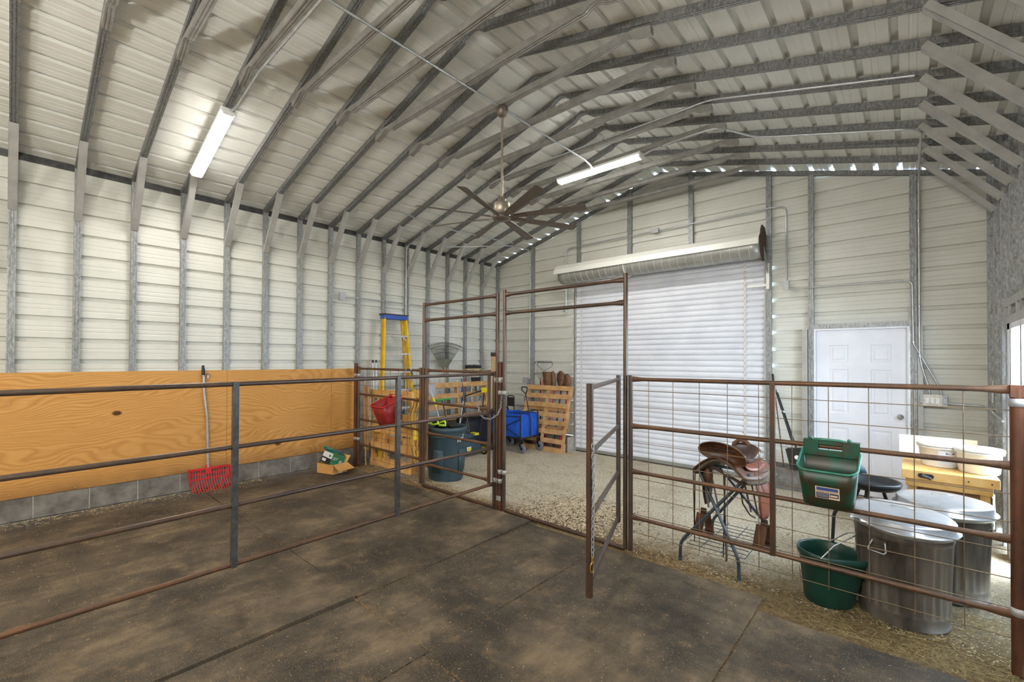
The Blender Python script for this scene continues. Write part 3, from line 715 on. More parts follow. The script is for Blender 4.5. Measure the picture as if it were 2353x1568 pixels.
conduit('conduit looping from the first strip light up the rafter', [(1.64, Yi(4)+0.02, zr(1.64)-0.02), (1.78, Yi(4)+0.035, zr(1.78)-0.06), (2.0, Yi(4)+0.04, 4.16), (2.35, Yi(4)+0.042, 4.225), (3.6, Yi(4)+0.042, 4.225)], [((2.3, Yi(4)+0.042, 4.217), (1, 0, .2)), ((2.75, Yi(4)+0.042, 4.225), (1, 0, 0))], rr_=0.12)
conduit('conduit arching over the roller door with a junction box in its middle', [(1.81, yc_, 2.62), (1.81, yc_, 3.785), (5.46, yc_, 3.795), (5.46, yc_, 2.73)], [((2.07, yc_, 3.786), (1, 0, 0)), ((5.235, yc_, 3.794), (1, 0, 0))], boxes=[((3.60, YB-0.03, 3.79), (0.11, 0.05, 0.075)), ((5.455, YB-0.03, 2.685), (0.07, 0.05, 0.12)), ((1.80, YB-0.03, 2.60), (0.06, 0.05, 0.05))], rr_=0.12)
conduit('conduit from the box right of the roller door across above the white door', [(5.50, yc_, 2.635), (6.60, yc_, 2.62), (6.74, yc_, 2.60), (6.747, yc_, 1.86), (6.775, yc_, 1.80), (6.965, yc_, 1.36), (6.985, yc_, 1.25)], [((5.73, yc_, 2.633), (1, 0, 0)), ((6.745, yc_, 2.42), (0, 0, 1)), ((6.747, yc_, 1.88), (0, 0, 1))], rr_=0.10)
conduit('conduit down the gable stud left of the roller door', [(0.25, 5.2, 3.72), (0.915, 6.55, 3.90), (0.925, yc_-0.02, 3.89), (0.925, yc_, 3.75), (0.925, yc_, 2.40), (0.915, yc_, 2.36), (0.915, yc_, 1.27)], [((0.925, yc_, 3.6), (0, 0, 1)), ((0.92, yc_, 2.3), (0, 0, 1))], boxes=[((0.85, YB-0.045, 1.235), (0.09, 0.09, 0.11)), ((0.84, YB-0.03, 0.86), (0.07, 0.05, 0.11))], rr_=0.12)
conduit('conduit crossing the left wall posts from a small box', [(0.016, 3.50, 2.645), (0.016, 6.3, 2.63)], [((0.016, Yi(k), 2.642), (0, 1, 0)) for k in (9, 10, 12, 13)], boxes=[((0.00, 3.46, 2.645), (0.055, 0.075, 0.12))], r=0.010)
conduit('conduit on the roof below the fan blades', [(0.9, 3.9, 3.93), (0.75, 4.6, 3.89), (0.93, 6.5, 3.935)], [((0.84, 5.6, 3.912), (0, 1, 0))], rr_=0.2)
t_ = T('outlet_box', 'grey three-gang outlet box with white plates right of the white door', 'outlet', (6.90, YB-0.05, 1.20))
ob('box_body', M().box(6.80, YB-0.055, 1.145, 7.03, YB-0.005, 1.27), 'boxsteel', t_, bev=0.004)
ob('cover', M().box(6.83, YB-0.062, 1.14, 6.985, YB-0.055, 1.275), 'alu', t_)
for x in (6.862, 6.905, 6.948): ob('plate', M().box(x-0.016, YB-0.066, 1.175, x+0.016, YB-0.062, 1.24), 'white', t_)
m = M().disc((6.812, YB-0.0565, 1.17), 0.006, 8, 'Y').disc((7.012, YB-0.0565, 1.17), 0.006, 8, 'Y').disc((7.012, YB-0.0565, 1.245), 0.006, 8, 'Y'); ob('knockout', m, 'black', t_)
conduit('conduit from the outlet box round the corner along the right wall', [(7.03, yc_, 1.18), (7.30, yc_, 1.17), (7.333, yc_-0.05, 1.165), (7.333, 5.9, 1.12)], [((7.333, 6.5, 1.15), (0, 1, 0))], r=0.012)
tg = T('wall_tag', 'small white tag on the first post of the right wall', 'tag', (XR-0.006, Yi(15), 1.33)); ob('tag_plate', M().box(XR-0.018, Yi(15)-0.03, 1.24, XR-0.012, Yi(15)+0.03, 1.46), 'paper', tg)
# ribbed offcut at the far left
st = T('metal_offcut', 'white ribbed sheet offcut hanging at the far left edge', 'metal sheet', (0.35, -0.06, 2.55))
m = M(); rows = []
for k in range(9):
    u = k/8; zz_ = 3.25-0.62*u; rows.append([(0.36, -0.69+0.30*u+0.035*j, zz_-0.03*j*(j > 3)+(0.0)) if j % 2 else (0.385, -0.69+0.30*u+0.035*j, zz_) for j in range(7)])
m.grid(rows, False); ob('ribbed_sheet', m, 'hood', st, solid=0.003)
ob('hanger', M().tube([(0.36, -0.62, 3.2), (0.36, -0.64, 3.78)], 0.006, 6), 'zinc', st)

# ================================================================ PENS
YP = 3.64
RR = 0.0165
def flare(p, q, r=RR, e=0.07, fl=(0.9, 1.55)):
    """rail whose flattened ends flare vertically"""
    p, q = V(p), V(q); d = (q-p).normalized()
    m = M(); pts = [p, p+d*e*0.35, p+d*e, p+d*e*1.4, q-d*e*1.4, q-d*e, q-d*e*0.35, q]
    h = [(r*1.5, r*0.7), (r*1.45, r*0.72), (r*1.05, r*0.96), r, r, (r*1.05, r*0.96), (r*1.45, r*0.72), (r*1.5, r*0.7)]
    # tube() frame: a = d x z (horizontal) first radius, b vertical second radius
    h = [x if not isinstance(x, tuple) else (x[1], x[0]) for x in h]
    m.tube(pts, h, 12); return m
ZR = [1.492, 1.075, 0.672, 0.268]
def panel(t_, x0, x1, z, y=YP, mat='rust', top=1.525, bottom=0.0, rs=0.02):
    for x in (x0, x1): ob('stile', M().tube([(x, y, bottom), (x, y, top)], rs, 14), mat, t_)
    for zz_ in z: ob('rail', flare((x0+rs*0.7, y, zz_), (x1-rs*0.7, y, zz_)), mat, t_)
def mesh(t_, x0, x1, xs_, zs_, y=YP):
    for x in xs_: ob('wire', M().tube([(x, y+0.012, 0.12), (x, y+0.012, 1.49)], 0.0028, 6), 'wire', t_)
    for z in zs_: ob('wire', M().tube([(x0, y+0.018, z), (x1, y+0.018, z)], 0.0028, 6), 'wire', t_)
def clamp(t_, x0, x1, z, y=YP, h=0.045, r0=0.03, r1=0.025, d=(1, 0)):
    a = V((x0, y, z)) if d == (1, 0) else V((x0, y, z)); b = V((x1, y, z))
    m = M()
    for c, r in ((a, r0), (b, r1)): m.lathe([(r, -h/2), (r+0.003, -h/2), (r+0.003, h/2), (r, h/2), (r, -h/2)], c, 18)
    m.box((x0+x1)/2-0.006, y-0.02, z-h/2, (x0+x1)/2+0.006, y+0.02, z+h/2)
    m.tube([(((x0+x1)/2), y-0.032, z), (((x0+x1)/2), y+0.03, z)], 0.007, 8)
    ob('clamp', m, 'zinc', t_)
# corner post and mesh panel
t_ = T('pen_post', 'rusty round post at the left wall beside the plywood', 'post', (0.155, YP, -0.04))
ob('pipe', M().tube([(0.148, YP, -0.04), (0.148, YP, 1.59)], 0.031, 16), 'rust_hot', t_)
clamp(t_, 0.148, 0.232, 1.40, r0=0.031, r1=0.0225); clamp(t_, 0.148, 0.232, 0.40, r0=0.031, r1=0.0225)
t_ = T('mesh_panel', 'rusty pipe panel with wire mesh carrying the red bucket', 'fence panel', (1.03, YP, 0))
panel(t_, 0.235, 1.83, [1.505, 1.105, 0.71, 0.32], top=1.54)
mesh(t_, 0.24, 1.82, [0.45+0.212*k for k in range(7)], [1.385, 1.24, 1.09, .93, .775, .62, .47, .30, .14])
# left bow frame
def bow(x0, x1, lab, topz=2.405, botx=True):
    t_ = T('gate_arch', lab, 'gate frame', ((x0+x1)/2, YP, 0))
    for x in (x0, x1): ob('stile', M().tube([(x, YP, -0.02), (x, YP, topz)], 0.02, 14), 'rust_steel', t_)
    for z in (2.375, 2.170): ob('rail', flare((x0+0.015, YP, z), (x1-0.015, YP, z), 0.0185, 0.09), 'rust_steel', t_)
    ob('threshold_bar', M().tube([(x0+0.01, YP, -0.012), (x1-0.01, YP, -0.020)], 0.02, 12), 'rust_dark', t_, label='half buried dirty threshold bar')
    return t_
bow(1.895, 3.245, 'tall rusty gate frame over the closed walk gate')
bw = bow(3.352, 4.818, 'tall rusty gate frame over the open walk gate', 2.43)
# closed walk gate
t_ = T('walk_gate', 'closed rusty walk gate left of the gate post, four rails', 'gate', (2.5, YP, 0.25))
panel(t_, 1.968, 3.115, [1.508, 1.087, 0.685, 0.277], bottom=0.24, top=1.535)
# gate post
t_ = T('pen_post', 'rust red gate post between the long gate and the open doorway', 'post', (3.293, YP, -0.04))
ob('pipe', M().tube([(3.293, YP, -0.04), (3.293, YP, 1.625)], 0.0245, 16), 'rust_hot', t_)
clamp(t_, 3.293, 3.352, 1.285, r0=0.0245, r1=0.0205); clamp(t_, 3.293, 3.352, 0.405, r0=0.0245, r1=0.0205)
clamp(t_, 3.213, 3.293, 1.425, r0=0.021, r1=0.0245, h=0.06); clamp(t_, 3.213, 3.293, 0.30, r0=0.021, r1=0.0245, h=0.05)
m = M().box(3.272, YP-0.04, 0.09, 3.33, YP-0.03, 0.14); ob('clamp_plate', m, 'zinc', t_)
# long gate running toward the camera
t_ = T('long_gate', 'long four-rail pipe gate running across the stall to the left', 'gate', (3.20, 1.0, 0.2))
XG = 3.205; sg = lambda z, y: z+(y-3.6)*(0.0078 if z > 1.2 else 0.0105)
ob('stile', M().tube([(XG, YP-0.005, 0.0), (XG, YP-0.005, 1.52)], 0.0205, 14), 'rust_steel', t_)
ob('stile', M().tube([(XG, -1.7, 0.1), (XG, -1.7, 1.47)], 0.0205, 14), 'rust_steel', t_)
for z, mt in ((1.494, 'rust_steel'), (1.064, 'rust_steel'), (0.662, 'rust_steel'), (0.253, 'rust')):
    ob('rail', flare((XG, YP-0.02, z), (XG, -1.69, sg(z, -1.69)), 0.0165, 0.08), mt, t_)
for y in (2.355, 1.036, -0.285): ob('stay', M().box(XG-0.012, y-0.018, sg(0.253, y)-0.018, XG+0.026, y+0.018, sg(1.494, y)+0.012), 'mill', t_)
# open gate, swung toward the camera
hx, hy = 4.779, 3.585; ex, ey = 5.20, 2.43
t_ = T('walk_gate', 'open rusty walk gate swung toward the camera with a chain on its edge', 'gate', (5.0, 3.0, 0.12))
ob('stile', M().tube([(hx, hy, 0.22), (hx, hy, 1.52)], 0.0195, 14), 'rust_steel', t_)
ob('stile', M().tube([(ex, ey, 0.165), (ex, ey, 1.503)], 0.0225, 16), 'rust_dark', t_)
for z in (1.482, 1.07, 0.665, 0.262): ob('rail', flare((hx, hy, z), (ex, ey, z-0.006), 0.0165, 0.06), 'rust_steel', t_)
def chain(pts, lab, mat='chrome', ll=0.034, lw=0.019, r=0.0028, name='chain', parent=None):
    """links strung along a polyline, each turned a quarter from the last"""
    pts = [V(p) for p in pts]; segs_ = [(pts[i], pts[i+1]) for i in range(len(pts)-1)]; tot = sum((b-a).length for a, b in segs_)
    n = max(1, int(tot/(ll*0.78))); m = M()
    def at(s_):
        for a, b in segs_:
            L_ = (b-a).length
            if s_ <= L_: return a+(b-a)*(s_/L_), (b-a).normalized()
            s_ -= L_
        return pts[-1], (pts[-1]-pts[-2]).normalized()
    for k in range(n):
        c, d = at((k+0.5)*tot/n); s_ = d.cross(V((0.3, 0.9, 0.1))).normalized(); 
        if k % 2: s_ = d.cross(s_).normalized()
        q = []
        for j in range(10):
            a = 2*pi*j/10; q.append(c+d*(sin(a)*ll/2*1.12)+s_*(cos(a)*lw/2))
        m.tube(q, r, 5, True)
    if parent is not None: return ob(name, m, mat, parent, kind='stuff')
    return ob(name, m, mat, None, pts[0], lab, 'chain')
cx, cyy = ex+0.028, ey-0.004
chain([(cx-0.003, cyy-0.004, 1.16), (cx+0.006, cyy-0.004, 0.9), (cx+0.002, cyy-0.006, 0.6), (cx, cyy-0.008, 0.42)], 'steel chain hanging down the latch side of the open gate', 'boxsteel', ll=0.040)
t2 = T('snap_hook', 'brass snap hook at the end of the hanging chain', 'hook', (cx, cyy, 0.36))
ob('snap', M().tube([(cx+.004*sin(k), cyy-0.012+.012*cos(k/9*2*pi), 0.36+.035*sin(k/9*2*pi)) for k in range(9)], 0.004, 6, True), 'brass', t2)
ob('swivel', M().tube([(cx, cyy-0.01, 0.39), (cx, cyy-0.01, 0.43)], 0.006, 8), 'brass', t2)
# chain holding the walk gate shut
arcp = [(3.02, 3.60, 1.20), (3.03, 3.55, 1.12), (3.08, 3.53, 1.03), (3.16, 3.52, 0.995), (3.24, 3.54, 0.995), (3.30, 3.58, 1.04), (3.325, 3.61, 1.12), (3.33, 3.62, 1.22), (3.325, 3.63, 1.30)]
chain(arcp, 'slack chain looped round the gate post holding the gate shut', 'boxsteel', ll=0.036, lw=0.02)
# right mesh panel, its big end post
t_ = T('mesh_panel', 'rusty pipe panel with wire mesh carrying the green feed tub', 'fence panel', (6.0, YP, 0))
ob('stile', M().tube([(4.868, YP, -0.02), (4.868, YP, 1.52)], 0.0205, 14), 'rust_steel', t_)
for z0, z1, mt in ((1.486, 1.500, 'rust'), (1.073, 1.083, 'rust'), (0.676, 0.682, 'rust'), (0.276, 0.276, 'rust')):
    ob('rail', flare((4.875, YP, z0), (7.115, YP, z1), 0.0165, 0.10), mt, t_)
ob('stay', M().box(5.957, YP-0.022, 0.262, 5.99, YP+0.01, 1.496), 'rust_dark', t_, label='dark flat upright bar')
mesh(t_, 4.87, 7.12, [5.03, 5.242, 5.455, 5.664, 5.88, 6.09, 6.30, 6.512, 6.727, 6.938], [1.385, 1.24, 1.09, .925, .77, .615, .463, .30, .14])
t_ = T('pen_post', 'thick rusty end post at the right edge of the picture', 'post', (7.145, YP, -0.04))
ob('pipe', M().tube([(7.146, YP, -0.05), (7.146, YP, 1.505)], 0.0315, 18), 'rust_hot', t_)
ob('cap', M().box(7.116, YP-0.03, 1.46, 7.176, YP+0.03, 1.525), 'rust_hot', t_)
for z in (1.43, 0.30):
    m = M().lathe([(0.0325, -.022), (0.036, -.022), (0.036, .022), (0.0325, .022), (0.0325, -.022)], (7.146, YP, z), 18); m.box(7.17, YP-0.014, z-0.014, 7.32, YP+0.014, z+0.014)
    ob('clamp_band', m, 'zinc', t_)
# latch bar of the chain at the mid post (snap on mesh panel)
t_ = T('carabiner', 'steel carabiner clipped over the left mesh panel top rail holding the cord coil', 'hook', (1.62, YP, 1.45))
q = [(1.50, YP-0.03, 1.44), (1.51, YP-0.035, 1.48), (1.60, YP-0.035, 1.545), (1.635, YP-0.03, 1.545), (1.66, YP-0.03, 1.50), (1.70, YP-0.03, 1.40), (1.66, YP-0.03, 1.36), (1.55, YP-0.03, 1.41)]
ob('hook_body', M().tube(q, 0.007, 7, True), 'boxsteel', t_)
ob('rubber_grip', M().tube([(1.655, YP-0.03, 1.50), (1.69, YP-0.03, 1.41)], 0.012, 8), 'black', t_)
# ================================================================ THINGS
GZ = -0.048
# ---- red manure fork
t_ = T('manure_fork', 'red plastic manure fork with a grey handle leaning on the plywood', 'fork', (0.15, 1.68, 0))
ob('handle', M().tube([(0.05, 1.612, 1.49), (0.052, 1.622, 1.20), (0.05, 1.655, 0.92), (0.06, 1.662, 0.60), (0.075, 1.668, 0.27)], 0.0145, 12), 'conduit', t_)
ob('grip', M().tube([(0.048, 1.606, 1.565), (0.05, 1.609, 1.50), (0.05, 1.611, 1.43)], [0.013, 0.019, 0.018], 12), 'black', t_)
m = M(); yA, yB_ = 1.462, 1.905
m.bar((0.075, yA, 0.262), (0.075, yB_, 0.262), 0.012, 0.022); m.bar((0.088, yA+.01, 0.205), (0.088, yB_-.01, 0.205), 0.010, 0.012); m.bar((0.105, yA+.01, 0.145), (0.105, yB_-.01, 0.145), 0.010, 0.012)
m.bar((0.075, 1.668, 0.20), (0.070, 1.668, 0.31), 0.045, 0.02, (1, 0, 0))
ob('head', m, 'red', t_)
for y in (yA, yB_):
    m = M(); m.prism([(0.065, 0.275), (0.085, 0.275), (0.17, 0.13), (0.165, 0.06), (0.12, 0.10), (0.085, 0.18)], y-0.003, y+0.003, 'XZ'); ob('side_wing', m, 'red', t_)
for k in range(16):
    y = yA+0.015+k*(yB_-yA-0.03)/15
    ob('tine', M().tube([(0.078, y, 0.262), (0.09, y, 0.20), (0.105, y, 0.14), (0.14, y+.004, 0.07), (0.19, y+.008, 0.02), (0.225, y+.01, 0.006)], [0.0055]*5+[0.0035], 6), 'red', t_)
t_ = T('hose_clamp', 'small steel ring hook holding the fork handle on the plywood', 'hook', (0.04, 1.62, 1.44))
ob('ring', M().tube([(0.045+0.03*cos(k/12*2*pi), 1.612+0.032*sin(k/12*2*pi), 1.435) for k in range(12)], 0.004, 6, True), 'chrome', t_)
ob('bolt', M().tube([(0.02, 1.655, 1.455), (0.06, 1.665, 1.45)], 0.009, 8).tube([(0.05, 1.66, 1.45), (0.05, 1.66, 1.40)], 0.008, 8), 'chrome', t_)

# ---- cardboard box and what it holds
A, B, C, D_ = V((0.29, 2.96, 0)), V((0.60, 3.05, 0)), V((0.555, 3.285, 0)), V((0.245, 3.195, 0)); H_ = V((0, 0, 0.145))
t_ = T('cardboard_box', 'open cardboard box on the mat by the block wall', 'box', (0.42, 3.12, 0.005))
m = M(); z0 = V((0, 0, 0.006))
for p, q in ((A, B), (B, C), (C, D_), (D_, A)):
    n_ = (q-p).normalized().cross(V((0, 0, 1)))*-0.004
    vs = [p+z0, q+z0, q+H_, p+H_, p+n_+z0, q+n_+z0, q+n_+H_, p+n_+H_]; m.add(vs, [(0, 1, 2, 3), (7, 6, 5, 4), (3, 2, 6, 7), (0, 4, 5, 1)])
m.add([A+z0, B+z0, C+z0, D_+z0], [(0, 1, 2, 3)]); ob('carton', m, 'card', t_)
def flap(p, q, out, drop):
    o_ = V(out); a = p+H_; b = q+H_
    return M().add([a, b, b+o_+(b-a).normalized()*0.015, a+o_-(b-a).normalized()*0.015], [(0, 1, 2, 3)])
ob('flap', flap(B, C, (0.13, 0.03, -0.075), 0), 'card', t_, solid=0.003)
ob('flap', flap(C, D_, (-0.02, 0.05, 0.09), 0), 'card', t_, solid=0.003)
u_ = (C-B).normalized(); n_ = V((u_.y, -u_.x, 0))*0.0015
lb = M().add([B+u_*0.09+n_+V((0, 0, .01)), B+u_*0.165+n_+V((0, 0, .01)), B+u_*0.17+n_+V((0, 0, .09)), B+u_*0.095+n_+V((0, 0, .09))], [(0, 1, 2, 3)]); ob('shipping_label', lb, 'paper', t_)
t_ = T('garden_carton', 'green and white printed carton tilted in the cardboard box', 'box', (0.38, 3.08, 0.15))
mt = Matrix.Translation((0.43, 3.13, 0.185)) @ Matrix.Rotation(radians(14), 4, 'Z') @ Matrix.Rotation(radians(-22), 4, 'X') @ Matrix.Rotation(radians(10), 4, 'Y')
def tb(name, x0, y0, z0_, x1, y1, z1, mat): 
    m = M().box(x0, y0, z0_, x1, y1, z1).xf(mt); return ob(name, m, mat, t_)
tb('carton_green', -.10, -.12, -.07, .10, .12, .085, 'card_g')
tb('white_panel', -.101, -.1215, 0.01, .101, -.12, .086, 'paper'); tb('dark_panel', -.101, -.1215, -.07, .101, -.12, .008, 'ink')
tb('white_text_bar', -.08, -.1225, -.05, 0, -.1215, -.01, 'paper'); tb('green_spot', .03, -.1225, .03, .07, -.1215, .06, 'greenp')
tb('white_text_bar', .10, -.10, .03, .1015, .0, .042, 'paper'); tb('white_text_bar', .10, -.10, .010, .1015, -.02, .020, 'paper'); tb('white_text_bar', .10, .03, -.05, .1015, .08, .02, 'paper')
hp_ = []
for k in range(40):
    a = 2*pi*k/20; hp_.append((0.42+0.10*cos(a)-.01*k/40, 3.17+0.15*sin(a), 0.275-0.085*sin(a)+0.012*sin(a*1.3)+k*0.0006))
ob('garden_hose', M().tube(hp_, 0.0085, 8), 'teal', None, (0.45, 3.12, 0.2), 'short coil of teal hose lying on the green carton', 'hose')

# ---- pallets
def pallet(name, lab, o, r, u, n, w_, h_, nsl, sh, mat, strg=(0, .5, 1), back=4, skip=()):
    """o lower left corner of the front face; r right, u up, n pointing to the viewer"""
    o, r, u, n = V(o), V(r).normalized(), V(u).normalized(), V(n).normalized(); rq = random.Random(int(w_*1000)+nsl)
    t_ = T(name, lab, 'pallet', o, 'wooden pallets used as tool racks')
    def plank(c0, c1, wd, th, up): return M().bar(c0, c1, th, wd, up)
    for k in range(nsl):
        if k in skip: continue
        v = sh/2+(h_-sh)*k/(nsl-1); j = rq.uniform(-.006, .006)
        m = M(); a = o+u*(v+j)-n*0.008; b = a+r*w_+u*rq.uniform(-.008, .008); m.bar(a, b, 0.016, sh, u) if abs(u.z) < 0 else m.bar(a, b, sh if False else 0.016, sh, u)
        ob('slat', m, mat, t_, bev=0.002)
    for s_ in strg:
        a = o+r*(0.02+(w_-0.04)*s_)-n*0.061; m = M()
        d = u; hw = 0.018
        # notched stringer
        for z0_, z1, dep in ((0, .15*h_, .09), (.15*h_, .37*h_, .055), (.37*h_, .63*h_, .09), (.63*h_, .85*h_, .055), (.85*h_, h_, .09)):
            c = a+u*z0_ + n*((.09-dep)/2); e = a+u*z1 + n*((.09-dep)/2); m.bar(c, e, hw*2, dep, n)
        ob('stringer', m, mat, t_)
    for k in range(back):
        v = sh/2+(h_-sh)*k/(back-1); a = o+u*v-n*0.115; ob('back_slat', M().bar(a, a+r*w_, 0.014, sh, u), mat, t_)
    return t_
import mathutils
pallet('pallet', 'tan pallet leaning on the back wall holding the shovels', (0.99, 6.60, GZ), (1, 0.02, 0), (0.03, 0.19, 1), (0, -1, .15), 1.02, 1.23, 8, 0.088, 'pallet')
pallet('pallet', 'pallet against the left wall behind the dark bin, holding long tools', (0.42, 4.86, GZ), (0, 1, 0), (-.08, 0, 1), (1, 0, .08), 1.55, 1.27, 7, 0.09, 'pallet')
pallet('pallet', 'broken yellowish pallet standing behind the mesh panel with the red bucket', (0.24, 3.84, GZ), (1, .10, -0.01), (-.10, .06, 1), (0, -1, .05), 0.98, 1.22, 5, 0.13, 'pallet_y', (0, .33, .66, 1), skip=(3,))
t_ = T('plywood_offcut', 'upright board end beside the broken pallet and corner post', 'board', (0.12, 3.80, 0)); ob('board', M().box(0.10, 3.80, 0.20, 0.24, 3.82, 1.22), 'pallet', t_)

# ---- shovels, rakes at the back wall
def shovel(x, z1, lab, rot, shape, handle='red'):
    y = 6.93; t_ = T('shovel', lab, 'shovel', (x, y, 0), 'shovels behind the tan pallet')
    ob('handle', M().tube([(x+0.05*rot-0.10, 6.80, 0.02), (x, y, z1-0.34)], 0.014, 10), handle, t_)
    m = M(); rows = []
    prof_ = {'round': [(0, .04), (.05, .07), (.12, .10), (.20, .105), (.26, .075), (.30, .02)], 'square': [(0, .05), (.03, .09), (.15, .10), (.28, .115), (.30, .115)], 'edge': [(0, .02), (.06, .04), (.15, .045), (.25, .03), (.30, .005)]}[shape]
    for v, hw in prof_:
        rows.append([(x+hw*s_*cos(rot*0.6)+v*0.10*rot, y-0.03+0.035*(1-s_*s_)*-1*(-1 if shape == 'x' else 1)-hw*s_*sin(rot*.6), z1-0.32+v*1.05) for s_ in (-1, -.6, -.2, .2, .6, 1)])
    m.grid(rows, True); ob('blade', m, 'shovel', t_, solid=0.004)
    ob('socket', M().tube([(x, y-.005, z1-.36), (x, y-.02, z1-.24)], [0.017, 0.009], 10), 'shovel', t_)
shovel(1.505, 1.43, 'square rusty shovel, leftmost of the blades above the tan pallet', -.5, 'square', 'wood_handle')
shovel(1.64, 1.45, 'narrow rusty blade seen edge on between the shovels', -.6, 'edge', 'red')
shovel(1.79, 1.455, 'round greyish shovel, tallest blade above the tan pallet', .15, 'round', 'black')
shovel(1.93, 1.40, 'large round brown shovel, rightmost above the tan pallet', .2, 'round', 'red')
t_ = T('bow_rake', 'steel bow rake with an orange handle leaning on the back wall', 'rake', (1.36, 6.95, 0), 'rakes at the back wall')
ob('handle', M().tube([(1.22, 6.80, 0.0), (1.335, 6.96, 1.28)], 0.014, 10), 'orange', t_)
ob('ferrule', M().tube([(1.335, 6.96, 1.27), (1.355, 6.975, 1.43)], 0.011, 10), 'conduit', t_)
ob('bow', M().tube(rnd_path([(1.20, 6.96, 1.60), (1.17, 6.96, 1.55), (1.24, 6.965, 1.50), (1.355, 6.97, 1.43), (1.47, 6.965, 1.50), (1.55, 6.96, 1.53), (1.555, 6.96, 1.61)], .05), 0.0045, 7), 'mill', t_)
ob('head_bar', M().tube([(1.19, 6.96, 1.605), (1.56, 6.96, 1.605)], 0.006, 7), 'mill', t_)
for k in range(14):
    x = 1.20+k*0.0265; ob('tine', M().tube([(x, 6.96, 1.605), (x+.005, 6.90, 1.635)], 0.0032, 5), 'mill', t_)
t_ = T('wire_rake', 'dark wire lawn rake hanging behind the bow rake', 'rake', (1.24, 6.99, 0), 'rakes at the back wall')
ob('handle', M().tube([(1.24, 6.99, 0.0), (1.235, 6.995, 1.24)], 0.012, 8), 'black', t_)
for k in range(9):
    s_ = (k-4)/4; ob('tine', M().tube([(1.235, 6.995, 1.24), (1.235+.07*s_, 6.99, 1.33), (1.235+.15*s_, 6.985, 1.5), (1.235+.18*s_, 6.98, 1.60), (1.235+.18*s_, 6.95, 1.61)], 0.002, 4), 'mill', t_)

# ---- blue wagon
t_ = T('garden_wagon', 'blue fabric folding wagon with black frame and handle', 'wagon', (1.0, 6.35, GZ))
x0, x1, y0, y1, zb, zt = 0.72, 1.47, 6.12, 6.62, 0.24, 0.66
m = M(); rows = []
for z, e in ((zb, .02), (0.4, -.012), (0.55, 0.0), (zt, 0.005)):
    pts = []
    for (ax, ay), (bx, by) in (((x0, y0), (x1, y0)), ((x1, y0), (x1, y1)), ((x1, y1), (x0, y1)), ((x0, y1), (x0, y0))):
        for k in range(6):
            f = k/6; b_ = sin(f*pi)*0.012*(-1 if z > .3 else 0); cx_, cy2 = (x0+x1)/2, (y0+y1)/2
            px, py = ax+(bx-ax)*f, ay+(by-ay)*f; pts.append((px+(cx_-px)*(e+b_), py+(cy2-py)*(e+b_), z+0.008*sin(k*2.1)*(z > .6)))
    rows.append(pts)
m.grid(rows, True, True); m.add(rows[0], [tuple(range(24))]); ob('fabric_tub', m, 'blue', t_)
m = M()
for x in (x0, x1):
    for y in (y0, y1): m.tube([(x, y, 0.17), (x, y, zt+.01)], 0.011, 8)
    m.tube(rnd_path([(x, y0, zt), (x, y0+.02, zt+.05), (x, y1-.02, zt+.05), (x, y1, zt)], .05), 0.010, 8)
    m.tube([(x, y0, .22), (x, y1, .22)], 0.010, 8)
for y in (y0-.006, y1+.006):
    m.tube([(x0, y, .22), (x1, y, .22)], 0.009, 8); m.tube([(x0, y, zt-.06), (x1, y, zt-.04)], 0.008, 8); m.tube([(x0, y, .24), (x1, y, zt-.08)], 0.008, 8); m.tube([(x1, y, .24), (x0, y, zt-.08)], 0.008, 8)
ob('frame', m, 'black', t_)
for x, y in ((x1-.02, y0+.02), (x1+.02, y1-.02), (x0+.04, y0+.02), (x0+.04, y1-.02)):
    wh = ob('wheel', M().lathe([(0.03, -.018), (0.072, -.02), (0.086, -.014), (0.088, 0), (0.086, .014), (0.072, .02), (0.03, .018), (0.03, -.018)], (x+.03, y, GZ+0.09), 24, 'Y'), 'tyre', t_)
    for k in range(6): a = k*pi/3; ob('spoke', M().bar((x+.03, y, GZ+.09), (x+.03+.07*cos(a), y, GZ+.09+.07*sin(a)), .02, .012, (0, 1, 0)), 'black', wh)
    ob('fork', M().box(x-.012, y-.03, GZ+.13, x+.03, y-.024, .20).box(x-.012, y+.024, GZ+.13, x+.03, y+.03, .20).bar((x+.03, y-.027, GZ+.09), (x+.01, y-.027, GZ+.16), .02, .006, (0, 1, 0)), 'black', t_)
ob('handle', M().tube([(x1+.03, 6.36, 0.25), (x1+.06, 6.34, .5), (x1-.02, 6.28, 1.03)], 0.010, 8).tube(rnd_path([(x1-.02, 6.28, 1.03), (x1-.09, 6.25, 1.10), (x1-.085, 6.25, 1.155), (x1+.04, 6.25, 1.155), (x1+.045, 6.25, 1.10), (x1-.02, 6.28, 1.03)], .03), 0.012, 8), 'black', t_)
t_ = T('folding_chair', 'black chair frame seen behind the blue wagon', 'chair', (0.45, 6.75, 0))
ob('frame', M().tube(rnd_path([(0.62, 6.7, 0.0), (0.62, 6.7, 0.93), (0.80, 6.7, 0.93), (0.80, 6.7, 0.0)], .05), 0.011, 8), 'black', t_); ob('backrest', M().box(0.63, 6.69, 0.72, 0.79, 6.71, 0.90), 'black_soft', t_)

